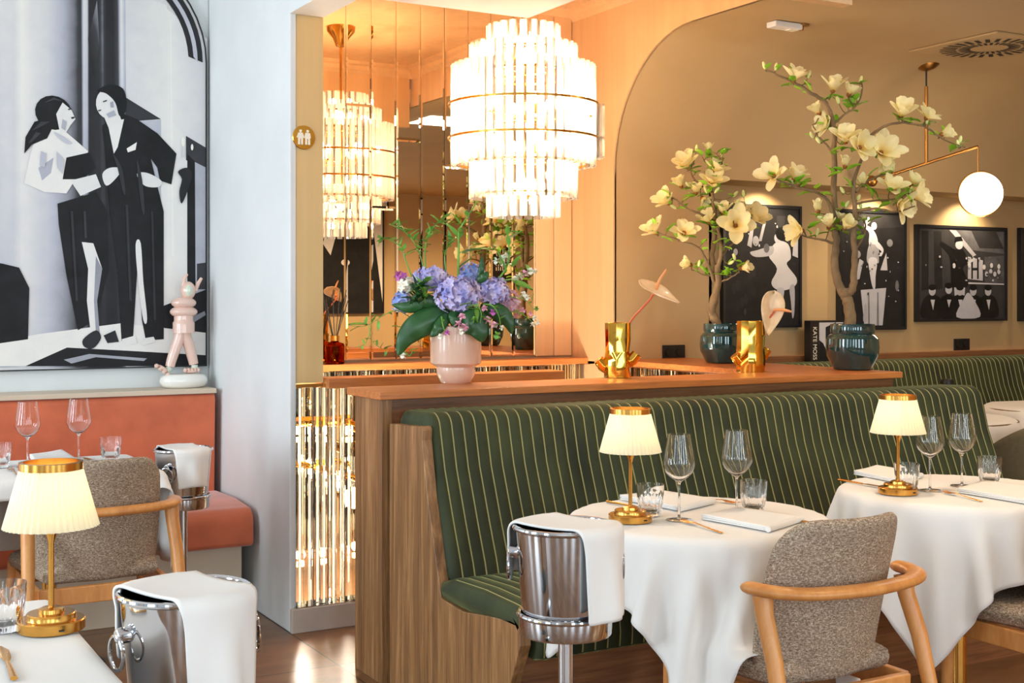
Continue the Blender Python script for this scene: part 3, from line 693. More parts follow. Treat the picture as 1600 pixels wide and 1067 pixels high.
# faces, folds and ornaments of the printed pair
for t, p in ((.25, [(161, 158), (167, 156), (167, 158), (161, 160)]), (.3, [(153, 172), (158, 171), (158, 173), (154, 174)]), (.55, [(172, 160), (177, 158), (178, 168), (173, 168)]), (.6, [(166, 178), (178, 172), (182, 180), (170, 184)]),
             (.3, [(106, 170), (112, 169), (112, 171), (107, 172)]), (.25, [(111, 183), (117, 182), (116, 185), (112, 186)]), (.6, [(98, 186), (104, 190), (102, 204), (96, 200)]), (.3, [(70, 160), (84, 152), (98, 158), (84, 156)]), (.25, [(50, 204), (64, 190), (78, 190), (60, 200)]), (.25, [(44, 224), (56, 206), (64, 208), (50, 222)]),
             (.7, [(84, 206), (100, 214), (112, 224), (104, 224), (90, 214)]), (.18, [(176, 240), (190, 262), (196, 300), (192, 300), (184, 264)]), (.18, [(214, 250), (222, 280), (226, 330), (222, 330), (216, 284)]), (.16, [(196, 320), (200, 320), (206, 470), (202, 470)]), (.16, [(236, 330), (239, 330), (244, 500), (240, 500)]),
             (.65, [(64, 236), (72, 240), (70, 262), (62, 258)]), (.7, [(88, 236), (100, 250), (98, 272), (90, 262)]), (.18, [(110, 330), (114, 330), (122, 470), (118, 470)]), (.2, [(130, 330), (134, 330), (136, 372), (132, 372)]), (.8, [(285, 226), (287, 226), (288, 246), (284, 246)]), (.99, blob(286, 222, 3, 7)), (.99, blob(300, 230, 2, 5)), (.1, [(278, 268), (292, 262), (300, 272), (296, 290), (284, 318), (280, 300), (284, 280)])):
    sh.append((t, mpl(p)))
i0 = [i for i, q_ in enumerate(sh) if q_[0] == .03 and len(q_[1]) == 8][-1]; sh = sh[:i0]+soften(sh[i0:], 5)
picture('mural', 'huge arched black and white photo print of a couple in evening dress', MO, (1, 0, 0), (0, 0, 1), wdM, htM, sh, .03, (0, -1, 0), bg_tone=.85, outline=out, frame_w=.006)
def framed(label, x0, x1, z0, z1, shapes, bgt=.07, flip=1):
    w_ = x1-x0; h_ = z1-z0
    shapes = soften(shapes, 5); shapes = [((.80*t if not isinstance(t, (tuple, list)) else t), p) for t, p in shapes]
    S = [(t, [(.03+u*(w_-.06), .03+v_*(h_-.06)) for u, v_ in p]) for t, p in shapes]
    return picture('framed_photograph', label, (x0, 6.16, z0), (1, 0, 0), (0, 0, 1), w_, h_, S, .035, (0, -1, 0), bg_tone=bgt, frame_w=.018, group='black and white photographs over the far bench')
s1 = [((.05, .2, .12, .04), [(0, .6), (1, .7), (1, 1), (0, 1)]), (.25, [(.7, .6), (.76, .6), (.82, .95), (.7, .95)]),
      (.88, [(.58, .60), (.70, .72), (.86, .70), (.90, .58), (.84, .52), (.98, .40), (.96, .33), (.82, .29), (.68, .30), (.62, .36), (.70, .48)]), (.7, [(.62, .60), (.40, .58), (.32, .62), (.42, .64), (.64, .68)]),
      (.75, [(.70, .30), (.80, .30), (.78, .18), (.74, .04), (.70, .04), (.72, .18)]), (.7, [(.88, .31), (.95, .33), (.95, .1), (.92, .04), (.90, .18)]), (.8, blob(.71, .75, .05, .045)), (.03, blob(.76, .79, .08, .06)),
      (.6, blob(.40, .72, .045, .045)), (.65, [(.34, .66), (.38, .88), (.34, .88), (.28, .68)]), (.6, [(.48, .72), (.54, .88), (.50, .88), (.44, .72)]), (.45, blob(.55, .66, .04, .04)), (.6, blob(.12, .62, .03, .03)), (.8, [(.92, .6), (1, .58), (1, .76), (.94, .76)]), (.3, blob(.25, .1, .02, .03))]
s2 = [(.16, [(0, .85), (1, .9), (1, 1), (0, 1)]), (.8, limb([(.44, .96), (.38, .9), (.46, .86), (.5, .78), (.52, .7)], [.05, .05, .06, .14, .12])), (.85, blob(.52, .9, .045, .035)), (.6, limb([(.52, .72), (.5, .62), (.5, .56)], [.14, .2, .16])),
      (.82, limb([(.5, .6), (.5, .45), (.52, .34)], [.14, .09, .04])), (.8, limb([(.56, .74), (.66, .68), (.62, .64)], [.05, .04, .04])), (.78, [(.36, .0), (.30, .32), (.72, .34), (.66, .0)]), (.5, [(.42, .0), (.42, .3), (.44, .3), (.45, 0)]), (.5, [(.56, .0), (.57, .3), (.59, .3), (.6, 0)]),
      (.55, blob(.25, .64, .05, .035)), (.7, [(.2, .4), (.28, .6), (.34, .58), (.28, .42)]), (.5, blob(.78, .75, .05, .035)), (.75, [(.62, .5), (.74, .5), (.72, .66), (.68, .6)]), (.7, [(.34, .04), (.4, .04), (.4, .14), (.38, .2), (.35, .14)]), (.45, blob(.9, .36, .03, .05)), (.5, blob(.1, .3, .04, .04))]
s3 = [(.3, [(0, .3), (.35, .35), (.33, 1), (0, 1)]), (.08, [(.02, .3), (.1, .32), (.1, .98), (.02, .98)]), (.1, [(.17, .3), (.26, .33), (.25, .98), (.16, .98)]), (.42, [(.34, 1), (1, 1), (1, .74), (.55, .78)]), (.7, [(.34, 1), (.42, 1), (.66, .72), (.62, .70)]), (.2, [(.6, 1), (.9, 1), (1, .8), (.7, .8)]),
      (.75, [(.56, .44), (.74, .42), (.74, .66), (.56, .7)]), (.1, [(.60, .44), (.62, .44), (.62, .7), (.60, .7)]), (.1, [(.67, .44), (.69, .44), (.69, .68), (.67, .68)]), (.1, [(.61, .54), (.68, .54), (.68, .57), (.61, .57)]), (.4, [(.76, .4), (1, .4), (1, .72), (.76, .7)]), (.85, [(.4, .385), (1, .375), (1, .39), (.4, .405)]),
      (.03, [(.26, .86), (.40, .78), (.5, .78), (.56, .64), (.5, .56), (.56, .42), (.54, .34), (.38, .32), (.36, .54), (.34, .7), (.24, .82)]), (.85, blob(.455, .83, .045, .05)), (.03, [(.40, .86), (.5, .88), (.48, .93), (.41, .92)]), (.85, limb([(.56, .62), (.64, .68)], [.03, .03])), (.8, limb([(.42, .34), (.42, .2)], [.05, .03])), (.8, limb([(.5, .34), (.5, .2)], [.05, .03]))]
for i, (a, b) in enumerate([(.14, .30), (.33, .32), (.62, .30), (.80, .30), (.46, .30)]):
    s3 += [(.03, [(a-.12, .0), (a-.1, .2), (a, .26), (a+.1, .2), (a+.12, 0)]), (.75, blob(a, b, .04, .055)), (.03, blob(a, b+.04, .045, .035)), (.85, [(a-.02, .2), (a+.03, .2), (a+.01, .08)])]
s3 += [(.8, [(.42, 0), (.70, .0), (.64, .18), (.56, .28), (.5, .2)])]+[(.95, blob(.3+.09*k, .6-.01*(k % 3), .018, .03)) for k in (1, 3, 5, 6, 7)]+[(.8, blob(.78+.05*k, .5+.03*(k % 2), .02, .03)) for k in range(4)]
def sticks(sh_, n, seed, lo, hi):
    rnd = random.Random(seed)
    for i in range(n):
        u, v_ = rnd.uniform(.02, .95), rnd.uniform(lo, hi); sh_.append((rnd.choice((.5, .8, .3)), blob(u, v_, rnd.uniform(.004, .014), rnd.uniform(.004, .014), 0, 7)))
sticks(s3, 26, 3, .42, .7)
for k_ in range(14): s1.insert(1, (.10+.02*(k_ % 4), blob(.1+.055*(k_ % 6), .12+.03*k_, .03, .05)))
sticks(s1, 16, 8, .5, .9); sticks(s2, 34, 5, .2, .8)
framed('tall framed black and white photo of a woman in a white dress dancing', 4.965, 5.60, 1.20, 1.968, s1)
framed('tall framed black and white photo of a woman standing on a white-clothed table', 5.92, 6.53, 1.175, 1.965, s2)
framed('wide framed black and white photo of a hatted woman above seated men', 6.63, 7.53, 1.225, 1.885, s3, .2)
framed('framed black and white photo cut off at the right border', 7.67, 8.5, 1.22, 1.89, s1, .08)
# prints on the window wall that the mirror shows
b1 = [(.9, [(0, 0), (1, 0), (1, 1), (0, 1)]), (.05, [(.0, .25), (.36, .3), (.34, .9), (.05, .95)]), (.85, [(.0, .1), (.2, .3), (.25, .6), (.05, .5)]), (.04, [(.45, .0), (1.0, .0), (.92, .7), (.8, .9), (.6, .86), (.5, .6)]), (.85, [(.52, .6), (.6, .86), (.66, .84), (.58, .5)]), (.85, blob(.7, .44, .04, .03)), (.8, blob(.66, .93, .09, .07))]
Sx = [(t, [((1-u)*1.8, v_*1.5) for u, v_ in p]) for t, p in b1]
# mirror image of x on the left wall of the room: hang it on the window wall
picture('large_wall_print', 'large black and white print of dark suits, seen in the mirror strips', (6.78, -3.0, 1.19), (-1, 0, 0), (0, 0, 1), 1.8, 1.5, Sx, .04, (0, 1, 0), bg_tone=.85)
def text_obj(name, body, size, loc, rot, m, parent=None, align='CENTER', ext=.0004, sx=1.0):
    c = bpy.data.curves.new(name, 'FONT'); c.body = body; c.size = size; c.extrude = ext; c.align_x = align; c.align_y = 'CENTER'
    o = bpy.data.objects.new(name, c); COL.objects.link(o); o.data.materials.append(M[m]); o.location = loc; o.rotation_euler = rot; o.scale.x = sx
    bpy.context.view_layer.update()
    me = bpy.data.meshes.new_from_object(o.evaluated_get(bpy.context.evaluated_depsgraph_get()))
    bpy.data.objects.remove(o); o2 = bpy.data.objects.new(name, me); COL.objects.link(o2); o2.location = loc; o2.rotation_euler = rot; o2.scale.x = sx
    if parent is not None: o2.parent = parent
    return o2
# sign on the column: round brass disc with two white figures
sc_ = PY(474, 215, 5.035)
t_ = thing('restroom_sign', 'round brass restroom sign with two pale figures on the papered column', 'sign', sc_)
o = MB().lathe([(0, 0), (.048, 0), (.05, .002), (.05, .006), (.048, .008), (0, .008)], 40).build('disc', 'gold', t_); o.rotation_euler = (PI/2, 0, 0)
def person_poly(cx, skirt):
    return [(cx-.011, -.030), (cx-.011, -.002), (cx-.014 if not skirt else cx-.018, -.002), (cx-.012, .012), (cx-.010, .019), (cx+.010, .019), (cx+.012, .012), (cx+.014 if not skirt else cx+.018, -.002), (cx+.011, -.002), (cx+.011, -.030), (cx+.002, -.030), (cx+.002, -.006), (cx-.002, -.006), (cx-.002, -.030)]
mb = MB()
for cx, sk in ((-.0155, 1), (.0155, 0)):
    mb.ext(person_poly(cx, sk), 'y', -.0095, -.008); mb.ext(blob(cx, .026, .006, .0062, 0, 16), 'y', -.0095, -.008)
mb.build('pictogram', 'sign_white', t_, smooth=0)
# sockets
def socket(label, p, w_=.155):
    t_ = thing('wall_socket', label, 'socket', p, group='black double wall sockets')
    MB().box(-w_/2, w_/2, -.008, 0, -.04, .04).build('plate', 'black_plastic', t_, smooth=0, bevel=.002)
    for s_ in (-1, 1):
        o = MB().lathe([(0, .006), (.021, .006), (.022, .0), (.026, 0), (.026, .002), (0.0, .002)], 24).build('outlet', 'socket_hole', t_); o.rotation_euler = (PI/2, 0, 0); o.location = (s_*.037, -.008, 0)
socket('black double wall socket on the beige wall just above the side ledge', PY(1052, 550, 5.78))
socket('black double wall socket below the wide framed photo', PY(1502, 538, 6.16))
# book
bp = Vector((5.55, 6.0, .982))
t_ = thing('book', 'large black book with a pale-lettered spine standing beside the big teal pot', 'book', bp, rz=math.radians(-4))
MB().box(0, .27, -.004, 0, 0, .262).box(0, .004, 0, .05, 0, .262).box(0, .27, .05, .054, 0, .262).build('cover', 'book', t_, smooth=0)
MB().box(.004, .265, 0, .05, .004, .258).build('pages', 'paper', t_, smooth=0)
mb = MB()
for t, p in [(.75, [(.07, .02), (.26, .02), (.26, .25), (.07, .25)]), (.1, [(.12, .1), (.2, .06), (.24, .16), (.2, .25), (.12, .22)]), (.9, blob(.17, .14, .025, .035)), (.05, [(.07, .02), (.16, .02), (.1, .12), (.07, .14)])]:
    mb.add([(u, -.0045-.0002*len(mb.f), v_) for u, v_ in p], [list(range(len(p)))], [t]*len(p))
mb.build('cover_photo', 'print', t_, smooth=0, attr='tone')
text_obj('spine_title', 'KATE MOSS', .042, (.035, -.0047, .12), (PI/2, PI/2, 0), 'sign_white', t_, sx=.95)
# poster the mirror shows on the right wall side of the far room
t_ = thing('lettered_poster', 'small black poster with pale lettering, seen reversed in the mirror', 'poster', (8.62, -2.985, 1.62), rz=PI)
MB().box(-.20, .20, -.015, 0, 0, .56).build('board', 'book', t_, smooth=0)
text_obj('lettering', 'LINDA', .17, (0, -.016, .40), (PI/2, 0, 0), 'sign_white', t_, sx=.8)
mb = MB()
for row, (z, h) in enumerate(((.27, .05), (.215, .02), (.15, .06))):
    for k in range(9): mb.box(-.15+k*.034, -.138+k*.034, -.0165, -.015, z, z+h*(.8+.2*(k % 2)))
mb.build('small_lettering', 'sign_white', t_, smooth=0)
# ------------------------------------------------------------------ cloth draping (position based relaxation)
def drape(nx, ny, wx, wy, start, collide, steps=150, iters=12, damp=.97, bend=.15, shear=.5, fold=None, seed=0):
    """start(u, v) -> world xyz of the flat sheet; returns a grid of points"""
    rng = np.random.default_rng(seed)
    U, Vv = np.meshgrid(np.linspace(0, 1, nx), np.linspace(0, 1, ny), indexing='ij')
    P = np.array([[start(U[i, j], Vv[i, j]) for j in range(ny)] for i in range(nx)], float)
    P[..., 2] += rng.normal(0, .0008, P.shape[:2]); V = np.zeros_like(P)
    lx = wx/(nx-1); ly = wy/(ny-1); ld = math.hypot(lx, ly); dt = 1/60
    def con(A, B, L, k):
        d = B-A; l = np.sqrt((d*d).sum(-1, keepdims=True))+1e-9; c = d*(.5*k*(l-L)/l)
        A += c; B -= c
    for st in range(steps):
        V[..., 2] -= 9.8*dt; V *= damp; Q = P.copy(); P = P+V*dt
        for it in range(iters):
            for o in (0, 1):
                m = (nx-1-o)//2*2
                con(P[o:o+m:2], P[o+1:o+1+m:2], lx, 1)
                m = (ny-1-o)//2*2
                con(P[:, o:o+m:2], P[:, o+1:o+1+m:2], ly, 1)
            if it % 2 == 0:
                for o in (0, 1):
                    m = (nx-1-o)//2*2
                    A = P[o:o+m:2, :-1]; B = P[o+1:o+1+m:2, 1:]; con(A, B, ld, shear)
                    A = P[o:o+m:2, 1:]; B = P[o+1:o+1+m:2, :-1]; con(A, B, ld, shear)
                for o in range(3):
                    n_ = len(range(o, nx-2, 3)); con(P[o:o+3*n_:3][:n_], P[o+2:o+2+3*n_:3][:n_], 2*lx, bend)
                    n_ = len(range(o, ny-2, 3)); con(P[:, o:o+3*n_:3][:, :n_], P[:, o+2:o+2+3*n_:3][:, :n_], 2*ly, bend)
            collide(P, Q)
        V = (P-Q)/dt
        sp = np.sqrt((V*V).sum(-1, keepdims=True)); V *= np.minimum(1, 3/(sp+1e-9))
    return P
def cloth_obj(P, name, m, thick=.0015, org=(0, 0, 0), parent=None, subd=1):
    nx, ny = P.shape[:2]; mb = MB()
    mb.grid(lambda u, v: tuple(P[int(round(u*(nx-1))), int(round(v*(ny-1)))]), nx-1, ny-1)
    o = mb.build(name, m, parent, smooth=180, subd=subd, org=org)
    if thick: b = o.modifiers.new('s', 'SOLIDIFY'); b.thickness = thick; b.offset = 1
    return o
def col_disc(c, R, zt, extra=()):
    def f(P, Q):
        x = P[..., 0]-c[0]; y = P[..., 1]-c[1]; z = P[..., 2]; r = np.sqrt(x*x+y*y)+1e-9
        top = (r < R) & (z < zt) & (Q[..., 2] > zt-.004)
        P[..., 2][top] = zt; P[..., 0][top] = Q[..., 0][top]*.9+P[..., 0][top]*.1; P[..., 1][top] = Q[..., 1][top]*.9+P[..., 1][top]*.1
        s_ = (r < R+.004) & ~top & (z < zt-.002) & (z > .05)
        k = (R+.004)/r
        P[..., 0][s_] = c[0]+(x*k)[s_]; P[..., 1][s_] = c[1]+(y*k)[s_]
        for b in extra: col_box(P, b)
        np.maximum(P[..., 2], .01, out=P[..., 2])
    return f
def col_box(P, b):
    x0, x1, y0, y1, z1 = b; x, y, z = P[..., 0], P[..., 1], P[..., 2]
    m = (x > x0) & (x < x1) & (y > y0) & (y < y1) & (z < z1)
    if not m.any(): return
    D = np.stack([x-x0, x1-x, y-y0, y1-y, z1-z], -1); w_ = D.argmin(-1)
    for k, (ax, val) in enumerate(((0, x0), (0, x1), (1, y0), (1, y1), (2, z1))):
        mm = m & (w_ == k); P[..., ax][mm] = val
def col_rect(x0, x1, y0, y1, zt, extra=()):
    def f(P, Q):
        x, y, z = P[..., 0], P[..., 1], P[..., 2]; m = (x > x0) & (x < x1) & (y > y0) & (y < y1) & (z < zt)
        top = m & (Q[..., 2] > zt-.004)
        P[..., 2][top] = zt; P[..., 0][top] = Q[..., 0][top]*.9+P[..., 0][top]*.1; P[..., 1][top] = Q[..., 1][top]*.9+P[..., 1][top]*.1
        s_ = m & ~top & (z < zt-.002)
        if s_.any():
            D = np.stack([x-x0, x1-x, y-y0, y1-y], -1); w_ = D.argmin(-1)
            for k, (ax, val) in enumerate(((0, x0), (0, x1), (1, y0), (1, y1))):
                mm = s_ & (w_ == k); P[..., ax][mm] = val
        for b in extra: col_box(P, b)
        np.maximum(P[..., 2], .01, out=P[..., 2])
    return f
ZT = .75
def table(label, c, shape, size, legm=('black_metal', 'brass'), clabel='', side=1.10, rot=0, extra=(), n=46, grp=None, cgrp=None, steps=150, off=(0, 0)):
    t_ = thing('restaurant_table', label, 'table', (c[0], c[1], 0), group=grp)
    if shape == 'round': MB().lathe([(0, ZT-.035), (size-.014, ZT-.035), (size-.014, ZT-.01), (0, ZT-.01)], 48).build('table_top', 'table_edge', t_, bevel=.003)
    else: MB().box(-size[0]+.014, size[0]-.014, -size[1]+.014, size[1]-.014, ZT-.035, ZT-.01).build('table_top', 'table_edge', t_, smooth=0, bevel=.003)
    MB().lathe([(.026, .36), (.026, ZT-.036)], 20).build('upper_leg', legm[0], t_)
    MB().lathe([(.027, .02), (.027, .36)], 20).build('lower_leg', legm[1], t_)
    MB().lathe([(0, 0), (.2, 0), (.2, .008), (.04, .022), (0, .022)], 32).build('foot', legm[0], t_)
    cs_, sn = math.cos(rot), math.sin(rot); sx, sy = side if isinstance(side, tuple) else (side, side)
    def st(u, v):
        a = (u-.5)*sx; b = (v-.5)*sy; return (c[0]+off[0]+a*cs_-b*sn, c[1]+off[1]+a*sn+b*cs_, ZT+.001)
    cf = col_disc(c, size, ZT, extra) if shape == 'round' else col_rect(c[0]-size[0], c[0]+size[0], c[1]-size[1], c[1]+size[1], ZT, extra)
    P = drape(n, n, sx, sy, st, cf, steps=steps)
    o = cloth_obj(P, 'tablecloth', 'linen', org=(c[0], c[1], 0)); o.location = (c[0], c[1], 0)
    tag(o, clabel, 'tablecloth', cgrp); return t_
T1 = (2.30, 2.95); T2 = (3.36, 2.93); T3 = (.845, 4.985); T5 = (.14, 2.47); T4 = (5.35, 4.80); T6 = (6.50, 4.95)
def chairbox(cx, cy_): return (cx-.26, cx+.26, cy_-.16, cy_+.255, .480)
def backbox(cx, cy_): return (cx-.27, cx+.27, cy_-.34, cy_-.10, .84)
TG, CG = 'restaurant tables', 'white tablecloths'
table('small round table in front of the striped bench, nearest its walnut end panel', T1, 'round', .38, clabel='white tablecloth with a long hanging corner over the table nearest the bench end', side=1.13, off=(.03, -.03), rot=math.radians(8), extra=[chairbox(2.33, 2.60), (1.87, 4.6, 3.22, 3.8, .475)], grp=TG, cgrp=CG)
table('round table at the right, before the far part of the striped bench', T2, 'round', .385, clabel='white tablecloth over the right table, its corner lying on a chair seat', side=1.16, rot=math.radians(-16), extra=[chairbox(3.36, 2.55), (1.87, 4.6, 3.22, 3.8, .475)], grp=TG, cgrp=CG)
table('square table before the rust banquette', T3, 'rect', (.372, .30), clabel='white tablecloth over the table by the rust banquette', side=(1.38, .97), off=(0, .125), extra=[chairbox(.94, 4.705)], grp=TG, cgrp=CG, n=42)
table('square table at the bottom left, nearest the camera', T5, 'rect', (.35, .36), clabel='white tablecloth on the table nearest the camera at lower left', side=(1.10, 1.10), grp=TG, cgrp=CG, n=42, steps=130)
table('table in the room beyond the arch, nearer the olive shell chair', T4, 'round', .42, clabel='white tablecloth beyond the end of the striped bench, behind the olive chair', side=1.3, extra=[(4.6, 8.9, 5.13, 6.1, .482)], grp=TG, cgrp=CG, n=30, steps=120)
table('table in the room beyond the arch, at the right border', T6, 'round', .42, clabel='white tablecloth on the farthest table at the right border', side=1.3, rot=.6, extra=[(4.6, 8.9, 5.13, 6.1, .482)], grp=TG, cgrp=CG, n=30, steps=120)
# ------------------------------------------------------------------ chairs
def make_chair(loc, label, rz=0):
    t_ = thing('dining_chair', label, 'chair', (loc[0], loc[1], 0), rz, group='grey-brown upholstered beech armchairs')
    def shell(u, v, off=0):
        z = .405+v*.43; wv = .20+.012*math.sin(PI*min(1, v*1.1))
        rc = .085                       # rounded upper corners, softly rounded lower ones
        hz = (.835-z); k = 1
        if hz < rc: k = 1-(rc-math.sqrt(max(0, rc*rc-(rc-hz)**2)))/wv
        lz = z-.405
        if lz < .05: k = 1-(.05-math.sqrt(max(0, .0025-(.05-lz)**2)))/wv*.9
        x = (u*2-1)*wv*k
        y = -.165-.105*(v**1.2)-.03*math.sin(PI*v)*0+.075*(x/.2)**2
        return x, y, z, k
    mb = MB(); n1, n2 = 22, 18; th = .042
    F = []; B = []
    vs_f = [1-math.cos(PI/2*j/n2) if j < 0 else j/n2 for j in range(n2+1)]
    vv_ = [0, .012, .04, .09, .16]+[.16+.66*j/9 for j in range(1, 10)]+[.88, .93, .965, .99, 1.0]
    nn = len(vv_)-1
    def pt(u, j, side):
        v = vv_[j]; x, y, z, k = shell(u, v); e = min(u, 1-u)*2; d = th/2*min(1, (1-(1-min(1, e/.16))**2)**.5)
        ev = min(1, min(v, 1-v)/.05); d *= (1-(1-ev)**2)**.5 if ev < 1 else 1
        return (x, y+side*d, z)
    us = [0, .01, .03, .07, .13]+[.13+.74*i/12 for i in range(1, 12)]+[.87, .93, .97, .99, 1.0]
    a = [[pt(u, j, -1) for j in range(nn+1)] for u in us]; b = [[pt(u, j, 1) for j in range(nn+1)] for u in us]
    m_ = len(us)
    for G in (a, b):
        mb.add([p for r in G for p in r], [(i*(nn+1)+j, (i+1)*(nn+1)+j, (i+1)*(nn+1)+j+1, i*(nn+1)+j+1) for i in range(m_-1) for j in range(nn)])
    mb.build('backrest', 'tweed', t_, smooth=70, weld=True)
    # seat
    def sp(x): return x
    ol = [(-.19, -.17), (.19, -.17)]+arc(.185, .185, .06, 0, 90, 6)+arc(-.185, .185, .06, 90, 180, 6)
    mb = MB(); n_ = len(ol); lay = [(.90, .405), (1.0, .418), (1.02, .44), (1.0, .457), (.93, .468), (.7, .474)]
    for k, z in lay: mb.add([(x*k, y*k, z) for x, y in ol], [])
    mb.f = [[i*n_+j, i*n_+(j+1) % n_, (i+1)*n_+(j+1) % n_, (i+1)*n_+j] for i in range(len(lay)-1) for j in range(n_)]+[list(range(n_))[::-1], [(len(lay)-1)*n_+j for j in range(n_)]]; mb.mi = [0]*len(mb.f)
    mb.build('seat', 'tweed', t_, smooth=60)
    # seat rails
    MB().box(-.205, .205, .205, .228, .345, .404).build('seat_rail', 'beech', t_, smooth=0, bevel=.004)
    MB().box(-.215, .215, -.228, -.204, .345, .404).build('seat_rail', 'beech', t_, smooth=0, bevel=.004)
    MB().box(.06, .078, -.2295, -.2285, .362, .386).build('maker_badge', 'black_metal', t_, smooth=0)
    for s_ in (-1, 1):
        MB().add([(s_*.205, -.21, .345), (s_*.228, -.21, .345), (s_*.228, .21, .345), (s_*.205, .21, .345), (s_*.205, -.21, .404), (s_*.228, -.21, .404), (s_*.228, .21, .404), (s_*.205, .21, .404)], [(0, 1, 2, 3), (4, 5, 6, 7), (0, 1, 5, 4), (1, 2, 6, 5), (2, 3, 7, 6), (3, 0, 4, 7)]).build('seat_rail', 'beech', t_, smooth=0, bevel=.004)
        MB().tube([(s_*.235, .225, 0), (s_*.232, .218, .25), (s_*.230, .215, .425), (s_*.230, .215, .432)], [.013, .019, .021, .014], 16).build('leg', 'beech', t_)
        MB().tube([(s_*.265, -.345, 0), (s_*.256, -.29, .25), (s_*.248, -.225, .50), (s_*.243, -.185, .60), (s_*.242, -.175, .65)], [.013, .018, .022, .023, .026], 16).build('leg', 'beech', t_)
    # arm rail: flat oval bow around the back
    pts = [(-.247, -.125, .664), (-.256, -.15, .664), (-.247, -.195, .664), (-.215, -.245, .664), (-.145, -.282, .663), (0, -.302, .662), (.145, -.282, .663), (.215, -.245, .664), (.247, -.195, .664), (.256, -.15, .664), (.247, -.125, .664)]
    pp = smooth_path(pts, 5); N_ = len(pp); rr = [.0265*min(1, (.35+.65*math.sin(min(1, min(i, N_-1-i)/5)*PI/2))) for i in range(N_)]
    MB().tube(pp, rr, 18, up=(0, 0, 1), flat=.6).build('arm_rail', 'beech', t_)
    return t_
CH1 = make_chair((2.33, 2.60), 'grey-brown armchair seen from behind at the table nearest the bench end')
dup(CH1, (3.36, 2.55, 0), 0, 'grey-brown armchair under the right table, only its seat and front legs in view')
dup(CH1, (.94, 4.705, 0), 0, 'grey-brown armchair facing the rust banquette')
# olive shell chair
def shell_chair(label, loc, rz):
    t_ = thing('shell_chair', label, 'chair', loc, rz, group='olive shell chairs'); mb = MB()
    def f(u, v):
        a = math.radians(-200+u*220+0); z = .42+v*.43*(math.sin(PI*u)**.35 if 0 < u < 1 else 0)
        r = .27+.03*v; return (r*math.cos(a), r*math.sin(a)+.02, z)
    mb.grid(f, 40, 12); mb.build('backrest', 'olive', t_, smooth=180, solid=.045)
    MB().lathe([(0, .40), (.24, .40), (.262, .43), (.25, .465), (0, .475)], 36).build('seat', 'olive', t_)
    for sx_, sy in ((-1, -1), (1, -1), (-1, 1), (1, 1)): MB().tube([(sx_*.22, sy*.2, 0), (sx_*.17, sy*.15, .40)], [.010, .014], 12).build('leg', 'black_metal', t_)
    return t_
shell_chair('olive shell chair with a rounded back at the right border beyond the bench', (5.16, 4.02, 0), 0)
